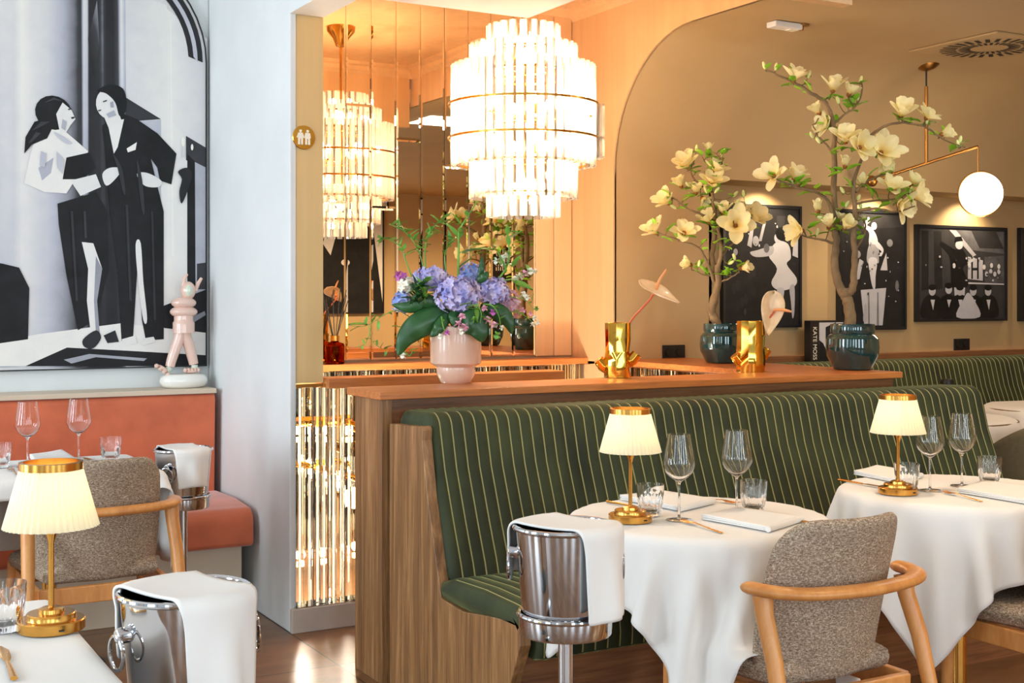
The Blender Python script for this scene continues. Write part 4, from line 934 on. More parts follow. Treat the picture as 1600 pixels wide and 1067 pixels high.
# ------------------------------------------------------------------ wine buckets, stands, folded napkins
def bucket_set(c, zr, R, lbs, nap):
    (lb_b, lb_s, lb_n) = lbs; h = nap.get('h', .215); rb = R*.80
    zb = zr-h
    s_ = thing('bucket_stand', lb_s, 'stand', (c[0], c[1], 0), group='steel wine bucket stands')
    MB().lathe([(0, 0), (.125, 0), (.125, .006), (.05, .02), (.02, .03), (0, .03)], 32).build('foot', 'chrome', s_)
    MB().lathe([(.017, .03), (.017, zb-.012)], 20).build('pole', 'chrome', s_)
    MB().lathe([(0, zb-.012), (rb+.008, zb-.012), (rb+.010, zb-.008), (rb+.010, zb+.03), (rb+.006, zb+.03), (rb+.006, zb-.004), (0, zb-.004)], 44).build('cup', 'chrome', s_)
    MB().lathe([(rb+.010+.006*math.cos(a), zb+.034+.006*math.sin(a)) for a in [2*PI*i/10 for i in range(11)]], 44, caps=False).build('ring', 'chrome', s_)
    b = thing('wine_bucket', lb_b, 'bucket', (c[0], c[1], zb), group='polished steel wine buckets')
    MB().lathe([(0, 0), (rb-.002, 0), (rb, .004), (R-.006, h-.006)], 48).build('body', 'chrome', b)
    MB().lathe([(0, .006), (rb-.004, .006), (R-.010, h-.006)], 48).build('inside', 'steel_in', b)
    MB().lathe([(R-.005+.0065*math.cos(a), h+.0065*math.sin(a)) for a in [2*PI*i/10 for i in range(11)]], 48, caps=False).build('rim', 'chrome', b)
    for an in nap['handles']:
        a = math.radians(an); d = Vector((math.cos(a), math.sin(a), 0)); q_ = d*(R-.016); q_.z = h-.06; si = Vector((-d.y, d.x, 0))
        MB().tube([q_-d*.008, q_+d*.014, q_+d*.026], [.017, .015, .012], 12).build('handle_lug', 'chrome', b, bevel=.002)
        kk = q_+d*.022
        MB().tube([kk+si*(.030*math.sin(t))+Vector((0, 0, -.030+.030*math.cos(t)))+d*.003 for t in [2*PI*i/28 for i in range(29)]], .0038, 8, caps=False).build('ring_handle', 'chrome', b)
    # napkin: long folded strip over the rim, draped on a capped tapered cylinder
    ang = math.radians(nap['dir']); cs_, sn = math.cos(ang), math.sin(ang); L_, W_ = nap['len'], nap['wid']; off = nap.get('off', 0); sh = nap.get('shift', 0)
    def st(u, v):
        a = (u-.5)*L_+sh; bb = (v-.5)*W_+off; return (c[0]+a*cs_-bb*sn, c[1]+a*sn+bb*cs_, zr+.012)
    zt = zr+.010
    def cf(P, Q):
        x = P[..., 0]-c[0]; y = P[..., 1]-c[1]; z = P[..., 2]; r = np.sqrt(x*x+y*y)+1e-9
        lim = zt-.010*np.clip(1-(r/R)**2, 0, 1)
        m = (r < R-.002) & (z < lim) & ((lim-z) < (R+.02-r))
        P[..., 2][m] = lim[m]
        for k in (0, 1): P[..., k][m] = Q[..., k][m]*.96+P[..., k][m]*.04
        s2 = (r < R+.006) & ~m & (z < lim-.0006); k = (R+.006)/r
        P[..., 0][s2] = c[0]+(x*k)[s2]; P[..., 1][s2] = c[1]+(y*k)[s2]
    P = drape(int(L_/.014), int(W_/.014), L_, W_, st, cf, steps=110, iters=12, bend=.5, shear=.8)
    o = cloth_obj(P, 'folded_napkin', 'napkin', thick=.005, org=(c[0], c[1], zr)); o.location = (c[0], c[1], zr)
    tag(o, lb_n, 'napkin', 'white napkins over the wine buckets')
B1 = (1.575, 2.52); B2 = (.625, 2.30); B3 = (1.345, 4.98)
bucket_set(B1, .85, .124, ('polished steel wine bucket in front of the striped bench end', 'steel stand holding the bucket beside the bench end', 'white napkin over the bucket by the bench end'), dict(handles=(148, 328), dir=-68, len=.53, wid=.16, off=.0, shift=.03, h=.235))
bucket_set(B2, .85, .12, ('polished steel wine bucket at lower left beside the nearest table', 'steel stand holding the bucket at lower left', 'white napkin over the bucket at lower left'), dict(handles=(190, 350), dir=-70, len=.52, wid=.16, off=.0, shift=.03))
bucket_set(B3, .79, .115, ('polished steel wine bucket in front of the rust banquette', 'steel stand holding the bucket by the rust banquette', 'white napkin over the bucket by the rust banquette'), dict(handles=(224, 44), dir=-85, len=.40, wid=.14, off=.0, shift=.035))
# ------------------------------------------------------------------ table lamps
def make_lamp(loc, label):
    t_ = thing('table_lamp', label, 'lamp', loc, group='small brass table lamps with pleated shades')
    MB().lathe([(0, 0), (.060, 0), (.062, .002), (.062, .019), (.060, .021), (.046, .021), (.045, .0225), (.045, .031), (.043, .033), (.024, .033), (.023, .040), (.016, .043), (0, .043)], 48).build('base', 'brass', t_)
    MB().lathe([(.0055, .042), (.0055, .165), (.009, .178), (.017, .198), (.017, .201), (0, .201)], 24).build('stem', 'brass', t_)
    o = MB().box(.003, .013, -.0635, -.0615, .008, .0115).build('charging_port', 'black_metal', t_, smooth=0, bevel=.001)
    NP = 44
    def rf(a, j): return 1+.012*math.cos(NP*a) if 0 < j < 9 else 1
    prof = [(.087, .196)]+[(.086-.030*(k/8), .197+.110*(k/8)) for k in range(9)]
    prof = prof[::-1]
    mb = MB(); n = 264; m = len(prof); v = []
    for i in range(n):
        a = 2*PI*i/n
        for j, (r, z) in enumerate(prof): k = 1+.022*math.cos(NP*a); v.append((r*k*math.cos(a), r*k*math.sin(a), z))
    mb.add(v, [(i*m+j, ((i+1) % n)*m+j, ((i+1) % n)*m+j+1, i*m+j+1) for i in range(n) for j in range(m-1)])
    mb.build('shade', 'shade', t_, smooth=60)
    MB().lathe([(.0585, .304), (.0585, .318), (.055, .3185), (.051, .3185), (.051, .304)], 48, caps=False).build('shade_ring', 'brass', t_)
    MB().ball((0, 0, .235), (.014, .014, .02), 12, 8).build('bulb', 'bulb_soft', t_)
    for k in range(3):
        a = 2*PI*k/3; MB().tube([(0, 0, .20), (.052*math.cos(a), .052*math.sin(a), .308)], .0014, 6).build('shade_arm', 'brass', t_)
    return t_
M['bulb_soft'] = emit('soft_warm_bulb', (1, .80, .5, 1), 6)
LT = ZT+.003
L1 = make_lamp(PZ(985, 814, LT), 'brass lamp with a pleated cream shade on the table nearest the bench end')
dup(L1, PZ(1403, 771, LT), 0, 'brass lamp with a pleated cream shade on the right table')
dup(L1, PZ(80, 983, LT), 0, 'brass lamp with a pleated cream shade on the nearest table at lower left')
for p in (PZ(985, 814, LT), PZ(1403, 771, LT), PZ(80, 983, LT)):
    lamp('POINT', 'table_lamp_light', tuple(p+Vector((0, 0, .262))), .22, (1, .86, .6), .012)
# ------------------------------------------------------------------ glasses, cutlery, napkins
def make_wine(loc, label, s=1):
    t_ = thing('wine_glass', label, 'glass', loc, group='stemmed wine glasses')
    b_o = [(0, .109), (.010, .1105), (.024, .120), (.038, .134), (.0455, .150), (.0465, .158), (.0435, .180), (.0375, .212), (.0325, .243)]
    b_i = [(.0318, .243), (.0368, .212), (.0427, .180), (.0456, .158), (.0445, .151), (.037, .1355), (.0235, .1225), (.010, .114), (0, .113)]
    MB().lathe(b_o+b_i, 48, caps=False).build('bowl', 'glass', t_, smooth=80)
    MB().lathe([(0, .004), (.006, .0045), (.0034, .012), (.003, .05), (.0032, .098), (.0048, .106), (.009, .1088), (0, .1088)], 20, caps=False).build('stem', 'glass', t_, smooth=80)
    MB().lathe([(0, 0), (.037, 0), (.0375, .0012), (.02, .003), (0, .0038)], 40, caps=False).build('foot', 'glass', t_, smooth=80)
    return t_
W0 = make_wine(PZ(1061, 812, LT), 'wine glass right beside the lamp on the table nearest the bench end')
for px, py, lb in ((1151, 802, 'wine glass behind the tumbler on the table nearest the bench end'), (1453, 766, 'wine glass just right of the lamp on the right table'), (1503, 759, 'wine glass near the far edge of the right table, beside the right tumbler'), (43, 729, 'left wine glass on the table by the rust banquette'), (123, 722, 'right wine glass on the table by the rust banquette')):
    dup(W0, PZ(px, py, LT), 0, lb)
def make_tumbler(loc, label):
    t_ = thing('water_tumbler', label, 'glass', loc, group='fluted water tumblers'); NF = 12
    po = [(.0, .0), (.027, 0), (.030, .004), (.0345, .02), (.038, .045), (.040, .066), (.0405, .072), (.0412, .09)]
    pi = [(.0400, .09), (.0385, .07), (.0362, .045), (.032, .022), (.027, .014), (.0, .012)]
    def rf(a, j): return 1-.07*abs(math.cos(NF/2*a))*(1 if 1 <= j <= 4 else 0)
    MB().lathe(po+pi, 144, caps=False, rf=rf).build('tumbler_body', 'glass', t_, smooth=50)
    return t_
G0 = make_tumbler(PZ(1016, 805, LT), 'fluted tumbler behind the lamp on the table nearest the bench end')
for px, py, lb in ((1177, 798, 'fluted tumbler between wine glass and napkin on the table nearest the bench end'), (1417, 767, 'fluted tumbler behind the lamp on the right table'), (1546, 755, 'fluted tumbler near the far edge of the right table'), (173, 719, 'fluted tumbler at the right end of the table by the rust banquette'), (0, 730, 'fluted tumbler cut by the left border on the table by the rust banquette'), (6, 985, 'fluted tumbler cut by the left border on the nearest table')):
    dup(G0, PZ(px, py, LT), .1, lb)
def fork_mesh():
    mb = MB()
    pts = [(-.10, 0, .002), (-.05, 0, .0035), (0, 0, .006), (.03, 0, .008)]
    mb.tube(pts, [.0045, .0038, .0028, .003], 10, up=(0, 0, 1), flat=.45)
    mb.tube([(.03, 0, .008), (.042, 0, .007), (.052, 0, .005)], [.003, .010, .0115], 10, up=(0, 0, 1), flat=.12)
    for k in range(4):
        y = -.0096+k*.0064; mb.tube([(.050, y, .005), (.075, y, .004), (.096, y*.9, .0075)], [.0021, .0018, .0010], 6, up=(0, 0, 1), flat=.6)
    return mb
def knife_mesh():
    mb = MB(); mb.tube([(-.11, 0, .004), (-.06, 0, .0045), (0, 0, .004)], [.0062, .0052, .004], 10, up=(0, 0, 1), flat=.6)
    mb.tube([(0, 0, .004), (.02, 0, .005), (.07, 0, .0055), (.105, .002, .005)], [.004, .0085, .009, .002], 10, up=(0, 0, 1), flat=.12); return mb
F0 = fork_mesh().build('fork', 'brass', smooth=50); K0 = knife_mesh().build('knife', 'brass', smooth=50)
def lay(o, first, p_handle, p_tip, label, cat, group):
    a = PZ(*p_handle, LT); b = PZ(*p_tip, LT); d = b-a
    c = o if first else dup(o)
    c.location = (a+b)/2+Vector((0, 0, .0)); c.rotation_euler = (0, 0, math.atan2(d.y, d.x)); tag(c, label, cat, group)
FG, KG = 'brass forks', 'brass knives'
lay(F0, 1, (1143, 838), (1052, 811), 'brass fork in front of the wine glass on the table nearest the bench end', 'fork', FG)
lay(F0, 0, (1084, 779), (1147, 787), 'brass fork at the far edge of the table nearest the bench end', 'fork', FG)
lay(F0, 0, (1550, 788), (1459, 766), 'brass fork in front of the wine glasses on the right table', 'fork', FG)
lay(F0, 0, (34, 748), (10, 729), 'brass fork left of the napkin on the table by the rust banquette', 'fork', FG)
lay(F0, 0, (112, 715), (138, 719), 'brass fork behind the right wine glass on the table by the rust banquette', 'fork', FG)
lay(K0, 1, (1282, 822), (1190, 805), 'brass knife at the right edge of the table nearest the bench end', 'knife', KG)
lay(K0, 0, (958, 787), (1018, 798), 'brass knife behind the lamp on the table nearest the bench end', 'knife', KG)
lay(K0, 0, (1316, 752), (1380, 763), 'brass knife left of the lamp on the right table', 'knife', KG)
lay(K0, 0, (22, 1064), (2, 1012), 'brass knife at the left border on the nearest table', 'knife', KG)
def table_napkin(quad, label, layers=3, fold_right=True):
    c = [PZ(*p, LT) for p in quad]; o_ = sum(c, Vector())/4; mb = MB(); th = .0052
    n = 14
    for L_ in range(layers):
        z0 = L_*th
        def f(u, v):
            p = (c[0]*(1-u)+c[1]*u)*(1-v)+(c[3]*(1-u)+c[2]*u)*v
            k = .002*math.sin(5*u+2*v+L_); return (p.x, p.y, p.z+z0+.0035+k*.6)
        mb.grid(f, n, n)
    # the rolled fold joining the layers on one side
    a, b = c[2], c[3]
    ctr = []
    o = mb.build('table_napkin', 'napkin', smooth=180, org=o_)
    s_ = o.modifiers.new('s', 'SOLIDIFY'); s_.thickness = .0035; s_.offset = 0
    e = MB().tube([c[3].lerp(c[2], k/6)+Vector((0, 0, .0035+th*(layers-1)/2)) for k in range(7)], th*(layers-1)/2+.003, 12).build('folded_edge', 'napkin', o, org=o_)
    o.location = o_; tag(o, label, 'napkin', 'folded white napkins on the tables'); return o
table_napkin([(1096, 812), (1150, 800), (1253, 815), (1200, 832)], 'folded white napkin at the near right of the table nearest the bench end')
table_napkin([(968, 781), (1030, 773), (1116, 787), (1062, 800)], 'folded white napkin at the far side of the table nearest the bench end')
table_napkin([(1334, 742), (1370, 733), (1440, 746), (1408, 757)], 'folded white napkin behind the lamp on the right table')
table_napkin([(1495, 770), (1536, 757), (1640, 770), (1610, 790)], 'folded white napkin at the right border on the right table')
table_napkin([(46, 716), (96, 708), (118, 722), (64, 733)], 'folded white napkin on the table by the rust banquette')
o = MB().lathe([(0, 0), (.03, 0), (.032, .03), (.024, .06), (.024, .12), (.036, .14), (.038, .165), (.03, .18), (0, .184)], 24).build('pepper_mill', 'black_metal')
o.location = PZ(1480, 643, ZT+.004); tag(o, 'black cylinder on the far table, just above the end of the striped bench', 'pepper mill')
# ------------------------------------------------------------------ figurine
fo = PZ(287, 602, .955); fo.y = 6.09; fo.x = PY(287, 595, 6.09).x
fg = thing('figurine', 'pink long-eared walking figurine on a white pebble base, on the banquette shelf', 'figurine', (fo.x, fo.y, .955))
S_ = 6.12/FPX
def fp(px, py, dy=0): return Vector(((px-287)*S_/ .87*.98, dy, (606-py)*S_))
MB().lathe([(0, 0), (.75, .0), (.88, .08), (.96, .25), (1, .5), (.96, .75), (.88, .92), (.75, 1.0), (0, 1.02)], 48).build('pebble_base', 'white_gloss', fg, smooth=80).scale = (.115, .08, .066)
mb = MB()
for lg in ([(283, 520), (279, 535), (271, 560), (268, 573)], [(288, 520), (294, 540), (299, 560), (301, 570)]):
    mb.tube(smooth_path([fp(*p) for p in lg], 4), [.028-.006*i/12 for i in range(13)], 20)
mb.tube(smooth_path([fp(287, 521), fp(287, 518), fp(287, 505), fp(287, 494), fp(287, 488)], 4), [.046]+[.052]*8+[.046]*7+[.04], 24)
mb.ball(fp(287, 488), (.066, .058, .030), 28, 14); mb.ball(fp(287, 474), (.060, .052, .030), 28, 14)
mb.ball(fp(293, 455), (.036, .036, .045), 24, 16)
mb.tube([fp(290, 466), fp(289, 474)], .024, 16)
mb.tube([fp(286, 448), fp(288, 436), fp(292, 429)], [.009, .010, .006], 12); mb.tube([fp(303, 456), fp(307, 444), fp(312, 435)], [.009, .010, .007], 12)
mb.build('body', 'pink_gloss', fg, smooth=80)
MB().ball(fp(292.5, 455, -.016), (.023, .024, .032), 20, 14).build('face', 'mint', fg)
MB().ball(fp(292.5, 455, -.041), (.004, .006, .010), 10, 8).build('nose', 'mint', fg)
for a, b, lab in (((268, 574), (264, 580), 0), ((302, 571), (302, 579), 1)):
    MB().tube([fp(*a), fp(*b)], .016, 14).build('ankle', 'mint', fg)
mb = MB()
mb.ball(fp(258, 576), (.030, .030, .012), 18, 10, Matrix.Rotation(math.radians(38), 3, 'Y'))
for k in range(5): mb.ball(fp(249+k*5, 571+k*4.4, -.01), (.011, .02, .011), 10, 8)
mb.build('slipper', 'pink_gloss', fg)
mb = MB(); mb.ball(fp(297, 581), (.034, .030, .010), 18, 10)
for k in range(5): mb.ball(fp(288+k*4.5, 579, -.01), (.010, .02, .012), 10, 8)
mb.build('slipper', 'pink_gloss', fg)
# ------------------------------------------------------------------ reed diffuser
dp = PY(523, 566, 6.10); dp.z = 1.048
d_ = thing('reed_diffuser', 'amber glass reed diffuser with black sticks on the ledge by the papered column', 'diffuser', dp)
MB().lathe([(0, 0), (.046, 0), (.050, .006), (.050, .095), (.046, .105), (.022, .112), (.020, .118), (.020, .13), (.017, .13), (.017, .115), (.04, .10), (.045, .09), (.045, .012), (0, .01)], 40, caps=False).build('bottle', 'amber', d_, smooth=60)
MB().lathe([(.021, .118), (.024, .118), (.024, .145), (.021, .145), (.021, .118)], 30, caps=False).build('collar', 'brass', d_)
for k in range(11):
    a = 2*PI*k/11+.2; MB().tube([(-.018*math.cos(a), -.018*math.sin(a), .014), (.012*math.cos(a), .012*math.sin(a), .14), (.07*math.cos(a), .07*math.sin(a), .36+.03*math.sin(3*a))], .0022, 6).build('reed', 'reed', d_)
# ------------------------------------------------------------------ gold vases and anthuriums
def gold_vase(p, rz, label, h=.232):
    t_ = thing('gold_vase', label, 'vase', p, rz, group='gold tree-stump vases'); mb = MB(); rnd = random.Random(int(p.x*100)); n = 11
    ang = [2*PI*i/n+rnd.uniform(-.12, .12) for i in range(n)]; rr = [rnd.uniform(.84, 1.08) for i in range(n)]
    Z = [(0, 1.0), (.03, .98), (.07, 1.02), (.11, .95), (.16, .98), (h, .96)]
    v = []; m = len(Z)+3
    for i in range(n):
        for z, k in Z: q_ = .061*k*rr[i]*(1+rnd.uniform(-.06, .06)); v.append((q_*math.cos(ang[i]), q_*math.sin(ang[i]), z))
        q_ = .053*rr[i]; v += [(q_*math.cos(ang[i]), q_*math.sin(ang[i]), z_) for z_ in (h, .1, .02)]
    f = [(i*m+j, ((i+1) % n)*m+j, ((i+1) % n)*m+j+1, i*m+j+1) for i in range(n) for j in range(m-1)]+[[i*m for i in range(n)][::-1], [i*m+m-1 for i in range(n)]]
    mb.add(v, f); mb.build('trunk', 'gold', t_, smooth=24, bevel=.002)
    for a, z0, z1, L_, r_ in ((PI*1.0, .035, .085, .088, .026), (-.05, .06, .125, .088, .026)):
        d = Vector((math.cos(a), math.sin(a), 0))
        MB().tube([d*.03+Vector((0, 0, z0)), d*.062+Vector((0, 0, z0+.016)), d*(L_-.006)+Vector((0, 0, z0+.042))], [r_*1.1, r_*1.0, r_*.88], 8).build('branch_stub', 'gold', t_, smooth=24, bevel=.002)
    return t_
v1 = PZ(965, 590, 1.048); v2 = PZ(1173, 581, 1.048)
gold_vase(v1, -YAW, 'polished gold tree-stump vase on the middle of the partition'); gold_vase(v2, -YAW+.3, 'polished gold tree-stump vase between the two teal pots on the partition')
def spathe(parent, org, c, ax, wd_, nrm, droop, seed):
    """heart leaf: c base, ax long axis, wd half width, nrm facing"""
    ax = Vector(ax); L_ = ax.length; ax.normalize(); nrm = Vector(nrm).normalized(); sd = ax.cross(nrm).normalized(); nrm = sd.cross(ax)
    def f(u, v):
        s_ = u; w_ = wd_*(math.sin(PI*min(1, s_**.62))**.8); x = (v-.5)*2
        back = -.10*L_*(1-s_)**2*abs(x)**1.0
        q_ = c+ax*(s_*L_+back)+sd*(x*w_)
        return q_+nrm*(-.16*wd_*math.cos(x*PI)*1.0+.10*wd_*math.sin(7*s_+3*x+seed)-droop*L_*s_*s_)
    return MB().grid(f, 22, 16).build('spathe', 'spathe', parent, smooth=180, org=org, solid=.0018)
def at(px, py, ref, dd=0):
    """a point at the camera distance of the thing's base (plus dd metres)"""
    t = ref.x*FX+ref.y*FY+dd; return PT(px, py, t)
a1 = thing('anthurium', 'cream anthurium on a coral stem leaning right out of the middle gold vase', 'flower', v1+Vector((0, 0, .16)))
o_ = v1+Vector((0, 0, .16))
MB().tube(smooth_path([v1+Vector((0, 0, .03)), at(982, 510, v1), at(1000, 485, v1, .02), at(1014, 470, v1, .03), at(1022, 458, v1, .03)], 5), .0042, 8).build('stem', 'stem_red', a1, org=o_)
MB().tube(smooth_path([at(1021, 460, v1, .02), at(1031, 438, v1, 0), at(1041, 421, v1, 0)], 5), [.008, .008, .008, .008, .0075, .007, .0065, .006, .005, .004, .003], 10).build('spadix', 'spadix', a1, org=o_)
c0 = at(1003, 442, v1); c1 = at(1062, 474, v1, -.02)
spathe(a1, o_, c0, c1-c0, .052, (-.2, -.35, 1), -.0, 1)
a2 = thing('anthurium', 'cream anthurium leaf flower facing out of the gold vase beside the big teal pot', 'flower', v2+Vector((0, 0, .16)))
o_ = v2+Vector((0, 0, .16))
MB().tube(smooth_path([v2+Vector((0, 0, .03)), at(1190, 510, v2), at(1203, 496, v2, -.0), at(1210, 486, v2, -.01)], 5), .0042, 8).build('stem', 'stem_red', a2, org=o_)
MB().tube(smooth_path([at(1209, 484, v2, -.03), at(1222, 484, v2, -.05), at(1237, 487, v2, -.06)], 5), [.007]*8+[.006, .005, .004], 10).build('spadix', 'spadix', a2, org=o_)
c0 = at(1209, 460, v2); c1 = at(1200, 524, v2, -.02)
spathe(a2, o_, c0, c1-c0, .056, (-.35, -1, .3), 0, 2)
# ------------------------------------------------------------------ magnolia trees
rt = random.Random(5)
def magnolia_flower(mb, c, d, s, openness):
    """adds petals about axis d at point c"""
    d = Vector(d).normalized(); u = d.cross(Vector((.3, .2, 1))).normalized(); v = d.cross(u)
    n = 8
    for k in range(n):
        inner = k % 2; a = 2*PI*k/n+rt.uniform(-.15, .15); rad = u*math.cos(a)+v*math.sin(a); tn = d.cross(rad)
        op = openness*(.75 if inner else 1.1)*rt.uniform(.85, 1.15); L_ = s*rt.uniform(.9, 1.1)*(.92 if inner else 1); W_ = s*.27*rt.uniform(.9, 1.15)
        def f(p, q_):
            e_ = max(0, 1-((p-.60)/.42)**2) if p > .60 else (.30+.70*math.sin(p/.60*PI/2)**1.5)**2
            w_ = W_*math.sqrt(e_); x = (q_-.5)*2
            th = op*(.55+.65*p-.35*p*p)
            pos = c+(rad*math.sin(th)+d*math.cos(th))*(L_*p)
            nr = (d*math.sin(th)-rad*math.cos(th))
            return pos+tn*(x*w_)+nr*(w_*.42*x*x)
        mb.grid(f, 8, 4, at=lambda p, q_: p)
def leaf(mb, c, d, L_, W_, curl=.25, m=5):
    d = Vector(d).normalized(); s_ = d.cross(Vector((rt.uniform(-.4, .4), rt.uniform(-.4, .4), 1))).normalized(); n_ = s_.cross(d)
    mb.grid(lambda p, q_: Vector(c)+d*(L_*p)+s_*((q_-.5)*2*W_*math.sin(PI*min(1, max(.0, p))**.8))+n_*(W_*.35*abs(q_-.5)*2-curl*L_*p*p), m, 2)
def magnolia(name, label, base, pot, branches, flowers, buds, ps, flab):
    t_ = thing('potted_magnolia', label, 'potted plant', base); r, h, nr = pot
    MB().lathe([(0, 0), (r*.62, 0), (r*.72, .006), (r*.96, h*.30), (r, h*.5), (r*.98, h*.68), (r*.86, h*.76), (r*.80, h*.78), (nr, h*.80), (nr+.002, h*.84), (nr+.002, h*.98), (nr, h), (nr-.008, h), (nr-.008, h*.8), (0, h*.8)], 56, caps=False).build('pot', 'teal', t_)
    mb = MB(); rs = random.Random(2)
    for k in range(70):
        a = rs.uniform(0, 2*PI); q_ = (nr-.02)*math.sqrt(rs.random()); mb.ball((q_*math.cos(a), q_*math.sin(a), h*.84), (.012, .011, .009), 8, 6)
    o = mb.build('pebbles', 'soil', t_); o['kind'] = 'stuff'
    wb = MB(); pts_all = []
    for pts, r0, r1 in branches:
        P = [at(px, py, base, dd) for px, py, dd in pts]; P = smooth_path(P, 4); n = len(P)
        P = [p+Vector((rs.uniform(-1, 1), rs.uniform(-1, 1), rs.uniform(-1, 1)))*min(.004, r0*.35) if 0 < i < n-1 else p for i, p in enumerate(P)]
        wb.tube(P, [r0+(r1-r0)*i/(n-1)+rs.uniform(-.1, .1)*r1 for i in range(n)], 9)
        pts_all += P[n//3:] if pts[0][1] != max(q_[1] for b_ in branches for q_ in b_[0]) else []
    # twigs from the nearest branch point to each flower and bud
    tw = MB(); lf = MB()
    def twig(p, rr=.0028):
        q_ = min(pts_all, key=lambda a: (a-p).length); m_ = q_.lerp(p, .5)+Vector((rs.uniform(-.01, .01), rs.uniform(-.01, .01), -.012)); tw.tube(smooth_path([q_, m_, p], 4), [rr*1.2]*3+[rr]*4+[rr*.8]*2, 6)
        return (p-m_).normalized()
    FB = []
    for (px, py, dd, s_, ax, op) in flowers:
        c = at(px, py, base, dd); vx = Vector((FY*ax[0]-FX*ax[1], -FX*ax[0]-FY*ax[1], ax[2])) # ax in view axes: right, toward the camera, up
        vx.normalize(); st = c-vx*s_*.42; twig(st)
        mb = MB(); magnolia_flower(mb, st, vx, s_*1.08, op); fl = mb.build('flower', 'magnolia', t_, smooth=180, attr='tint', org=base)
        cb = MB(); cb.ball(st+vx*.012, (.012, .012, .016), 10, 8, vx.to_track_quat('Z', 'Y').to_matrix()); cb.build('flower_core', 'fl_core', fl, org=base)
        for k in range(3):
            a = rs.uniform(0, 2*PI); dv = Vector((math.cos(a), math.sin(a), rs.uniform(-.2, .9))); leaf(lf, st-vx*.02+dv*.012, dv, rs.uniform(.045, .075), rs.uniform(.015, .022))
    for (px, py, dd) in buds:
        bb = MB()
        c = at(px, py, base, dd); d = twig(c, .002); d = (d+Vector((0, 0, .8))).normalized(); bb.ball(c+d*.012, (.0085, .0085, .02), 10, 8, d.to_track_quat('Z', 'Y').to_matrix())
        dv = Vector((rs.uniform(-1, 1), rs.uniform(-1, 1), rs.uniform(0, .8))); leaf(lf, c-d*.01, dv, .045, .014); bb.build('bud', 'bud', t_, org=base)
    for k in range(60):
        p = rs.choice(pts_all); dv = Vector((rs.uniform(-1, 1), rs.uniform(-1, 1), rs.uniform(-.1, 1))); e = p+dv*.02; tw.tube([p, e], .0016, 5); leaf(lf, e, dv, rs.uniform(.040, .068), rs.uniform(.015, .023))
    wb.v, nb = wb.v+tw.v, len(wb.v); wb.f += [[i+nb for i in f_] for f_ in tw.f]; wb.mi += [1]*len(tw.f)
    wb.build('trunk', ['bark', 'twig'], t_, smooth=60, org=base)
    lf.build('foliage', 'leaf', t_, smooth=180, org=base)
    return t_
mbase2 = PT(1326, 580, 6.0); mbase2.z = 1.048; mbase2.x, mbase2.y = 4.335, 4.40
mbase1 = Vector((4.20, 5.20, 1.048))
br2 = [([(1330, 520, 0), (1328, 490, 0), (1324, 468, 0), (1319, 455, 0)], .030, .024),
       ([(1321, 466, 0), (1310, 440, 0), (1305, 410, .02), (1306, 375, .02), (1304, 340, .03), (1303, 290, .03), (1303, 230, .02), (1301, 190, 0), (1290, 162, 0), (1268, 145, -.02), (1245, 131, -.02), (1222, 121, -.03), (1196, 110, -.03)], .021, .004),
       ([(1322, 462, 0), (1333, 448, -.02), (1335, 415, -.03), (1334, 370, -.04), (1336, 330, -.03), (1334, 290, -.02), (1341, 262, 0), (1352, 238, 0)], .019, .006),
       ([(1305, 345, .02), (1296, 318, 0), (1280, 303, -.03), (1258, 296, -.05), (1230, 288, -.06), (1208, 276, -.06)], .010, .004),
       ([(1350, 240, 0), (1358, 215, -.03), (1378, 200, -.05), (1400, 192, -.06), (1425, 193, -.04), (1450, 200, -.02), (1475, 218, 0), (1508, 230, .02)], .008, .003),
       ([(1337, 300, -.02), (1352, 285, 0), (1372, 275, .04), (1395, 268, .06)], .007, .004),
       ([(1336, 330, -.03), (1370, 326, -.08), (1400, 331, -.10), (1430, 322, -.12)], .007, .003),
       ([(1336, 318, -.03), (1365, 314, .0), (1400, 310, .04), (1425, 300, .06)], .006, .003),
       ([(1306, 382, .02), (1290, 376, 0), (1268, 372, -.03), (1248, 366, -.05)], .007, .003),
       ([(1335, 392, -.03), (1348, 372, 0), (1352, 350, .03), (1340, 335, .04)], .006, .003),
       ([(1302, 195, 0), (1318, 180, .03), (1335, 168, .05), (1346, 148, .05), (1346, 128, .05)], .006, .003),
       ([(1303, 240, .02), (1290, 225, .05), (1278, 212, .06), (1270, 195, .05)], .006, .003)]
fl2 = [(1243, 117, -.03, .085, (.3, .3, 1), .9), (1303, 133, -.02, .088, (.1, .4, 1), .7), (1330, 141, .02, .075, (.5, .3, 1), .8), (1277, 172, .05, .066, (-.6, .4, .8), .6), (1288, 194, .03, .08, (-.9, .3, .2), 1.0), (1322, 212, -.06, .10, (-.1, .6, .8), .9),
       (1348, 228, -.08, .096, (.4, 1, .2), 1.1), (1381, 232, -.05, .112, (.2, 1, .6), 1.15), (1321, 255, -.03, .06, (0, .5, 1), .4), (1206, 271, -.06, .092, (-.6, .7, .5), 1.15), (1244, 272, -.05, .085, (.3, .3, .9), .9), (1411, 172, -.05, .10, (.1, .6, .9), .85),
       (1452, 177, -.03, .082, (.5, .2, .9), 1.15), (1478, 208, 0, .074, (.8, .5, .3), .6), (1348, 284, 0, .06, (-.3, .6, .7), .6), (1395, 288, .0, .092, (.2, .6, .7), 1.1), (1428, 282, .05, .075, (.5, .3, .8), .8), (1437, 305, -.05, .092, (.8, .6, .3), .95), (1412, 322, -.10, .092, (.6, .8, -.3), 1.0),
       (1278, 325, .02, .062, (-.2, .4, 1), .35), (1294, 349, -.03, .07, (-.3, .4, .9), .7), (1322, 352, -.05, .074, (.2, .8, .5), .55), (1245, 361, -.05, .095, (-.9, .4, -.1), .9), (1311, 342, .03, .06, (.3, .2, 1), .5), (1384, 252, .02, .07, (.3, .5, -.6), .9)]
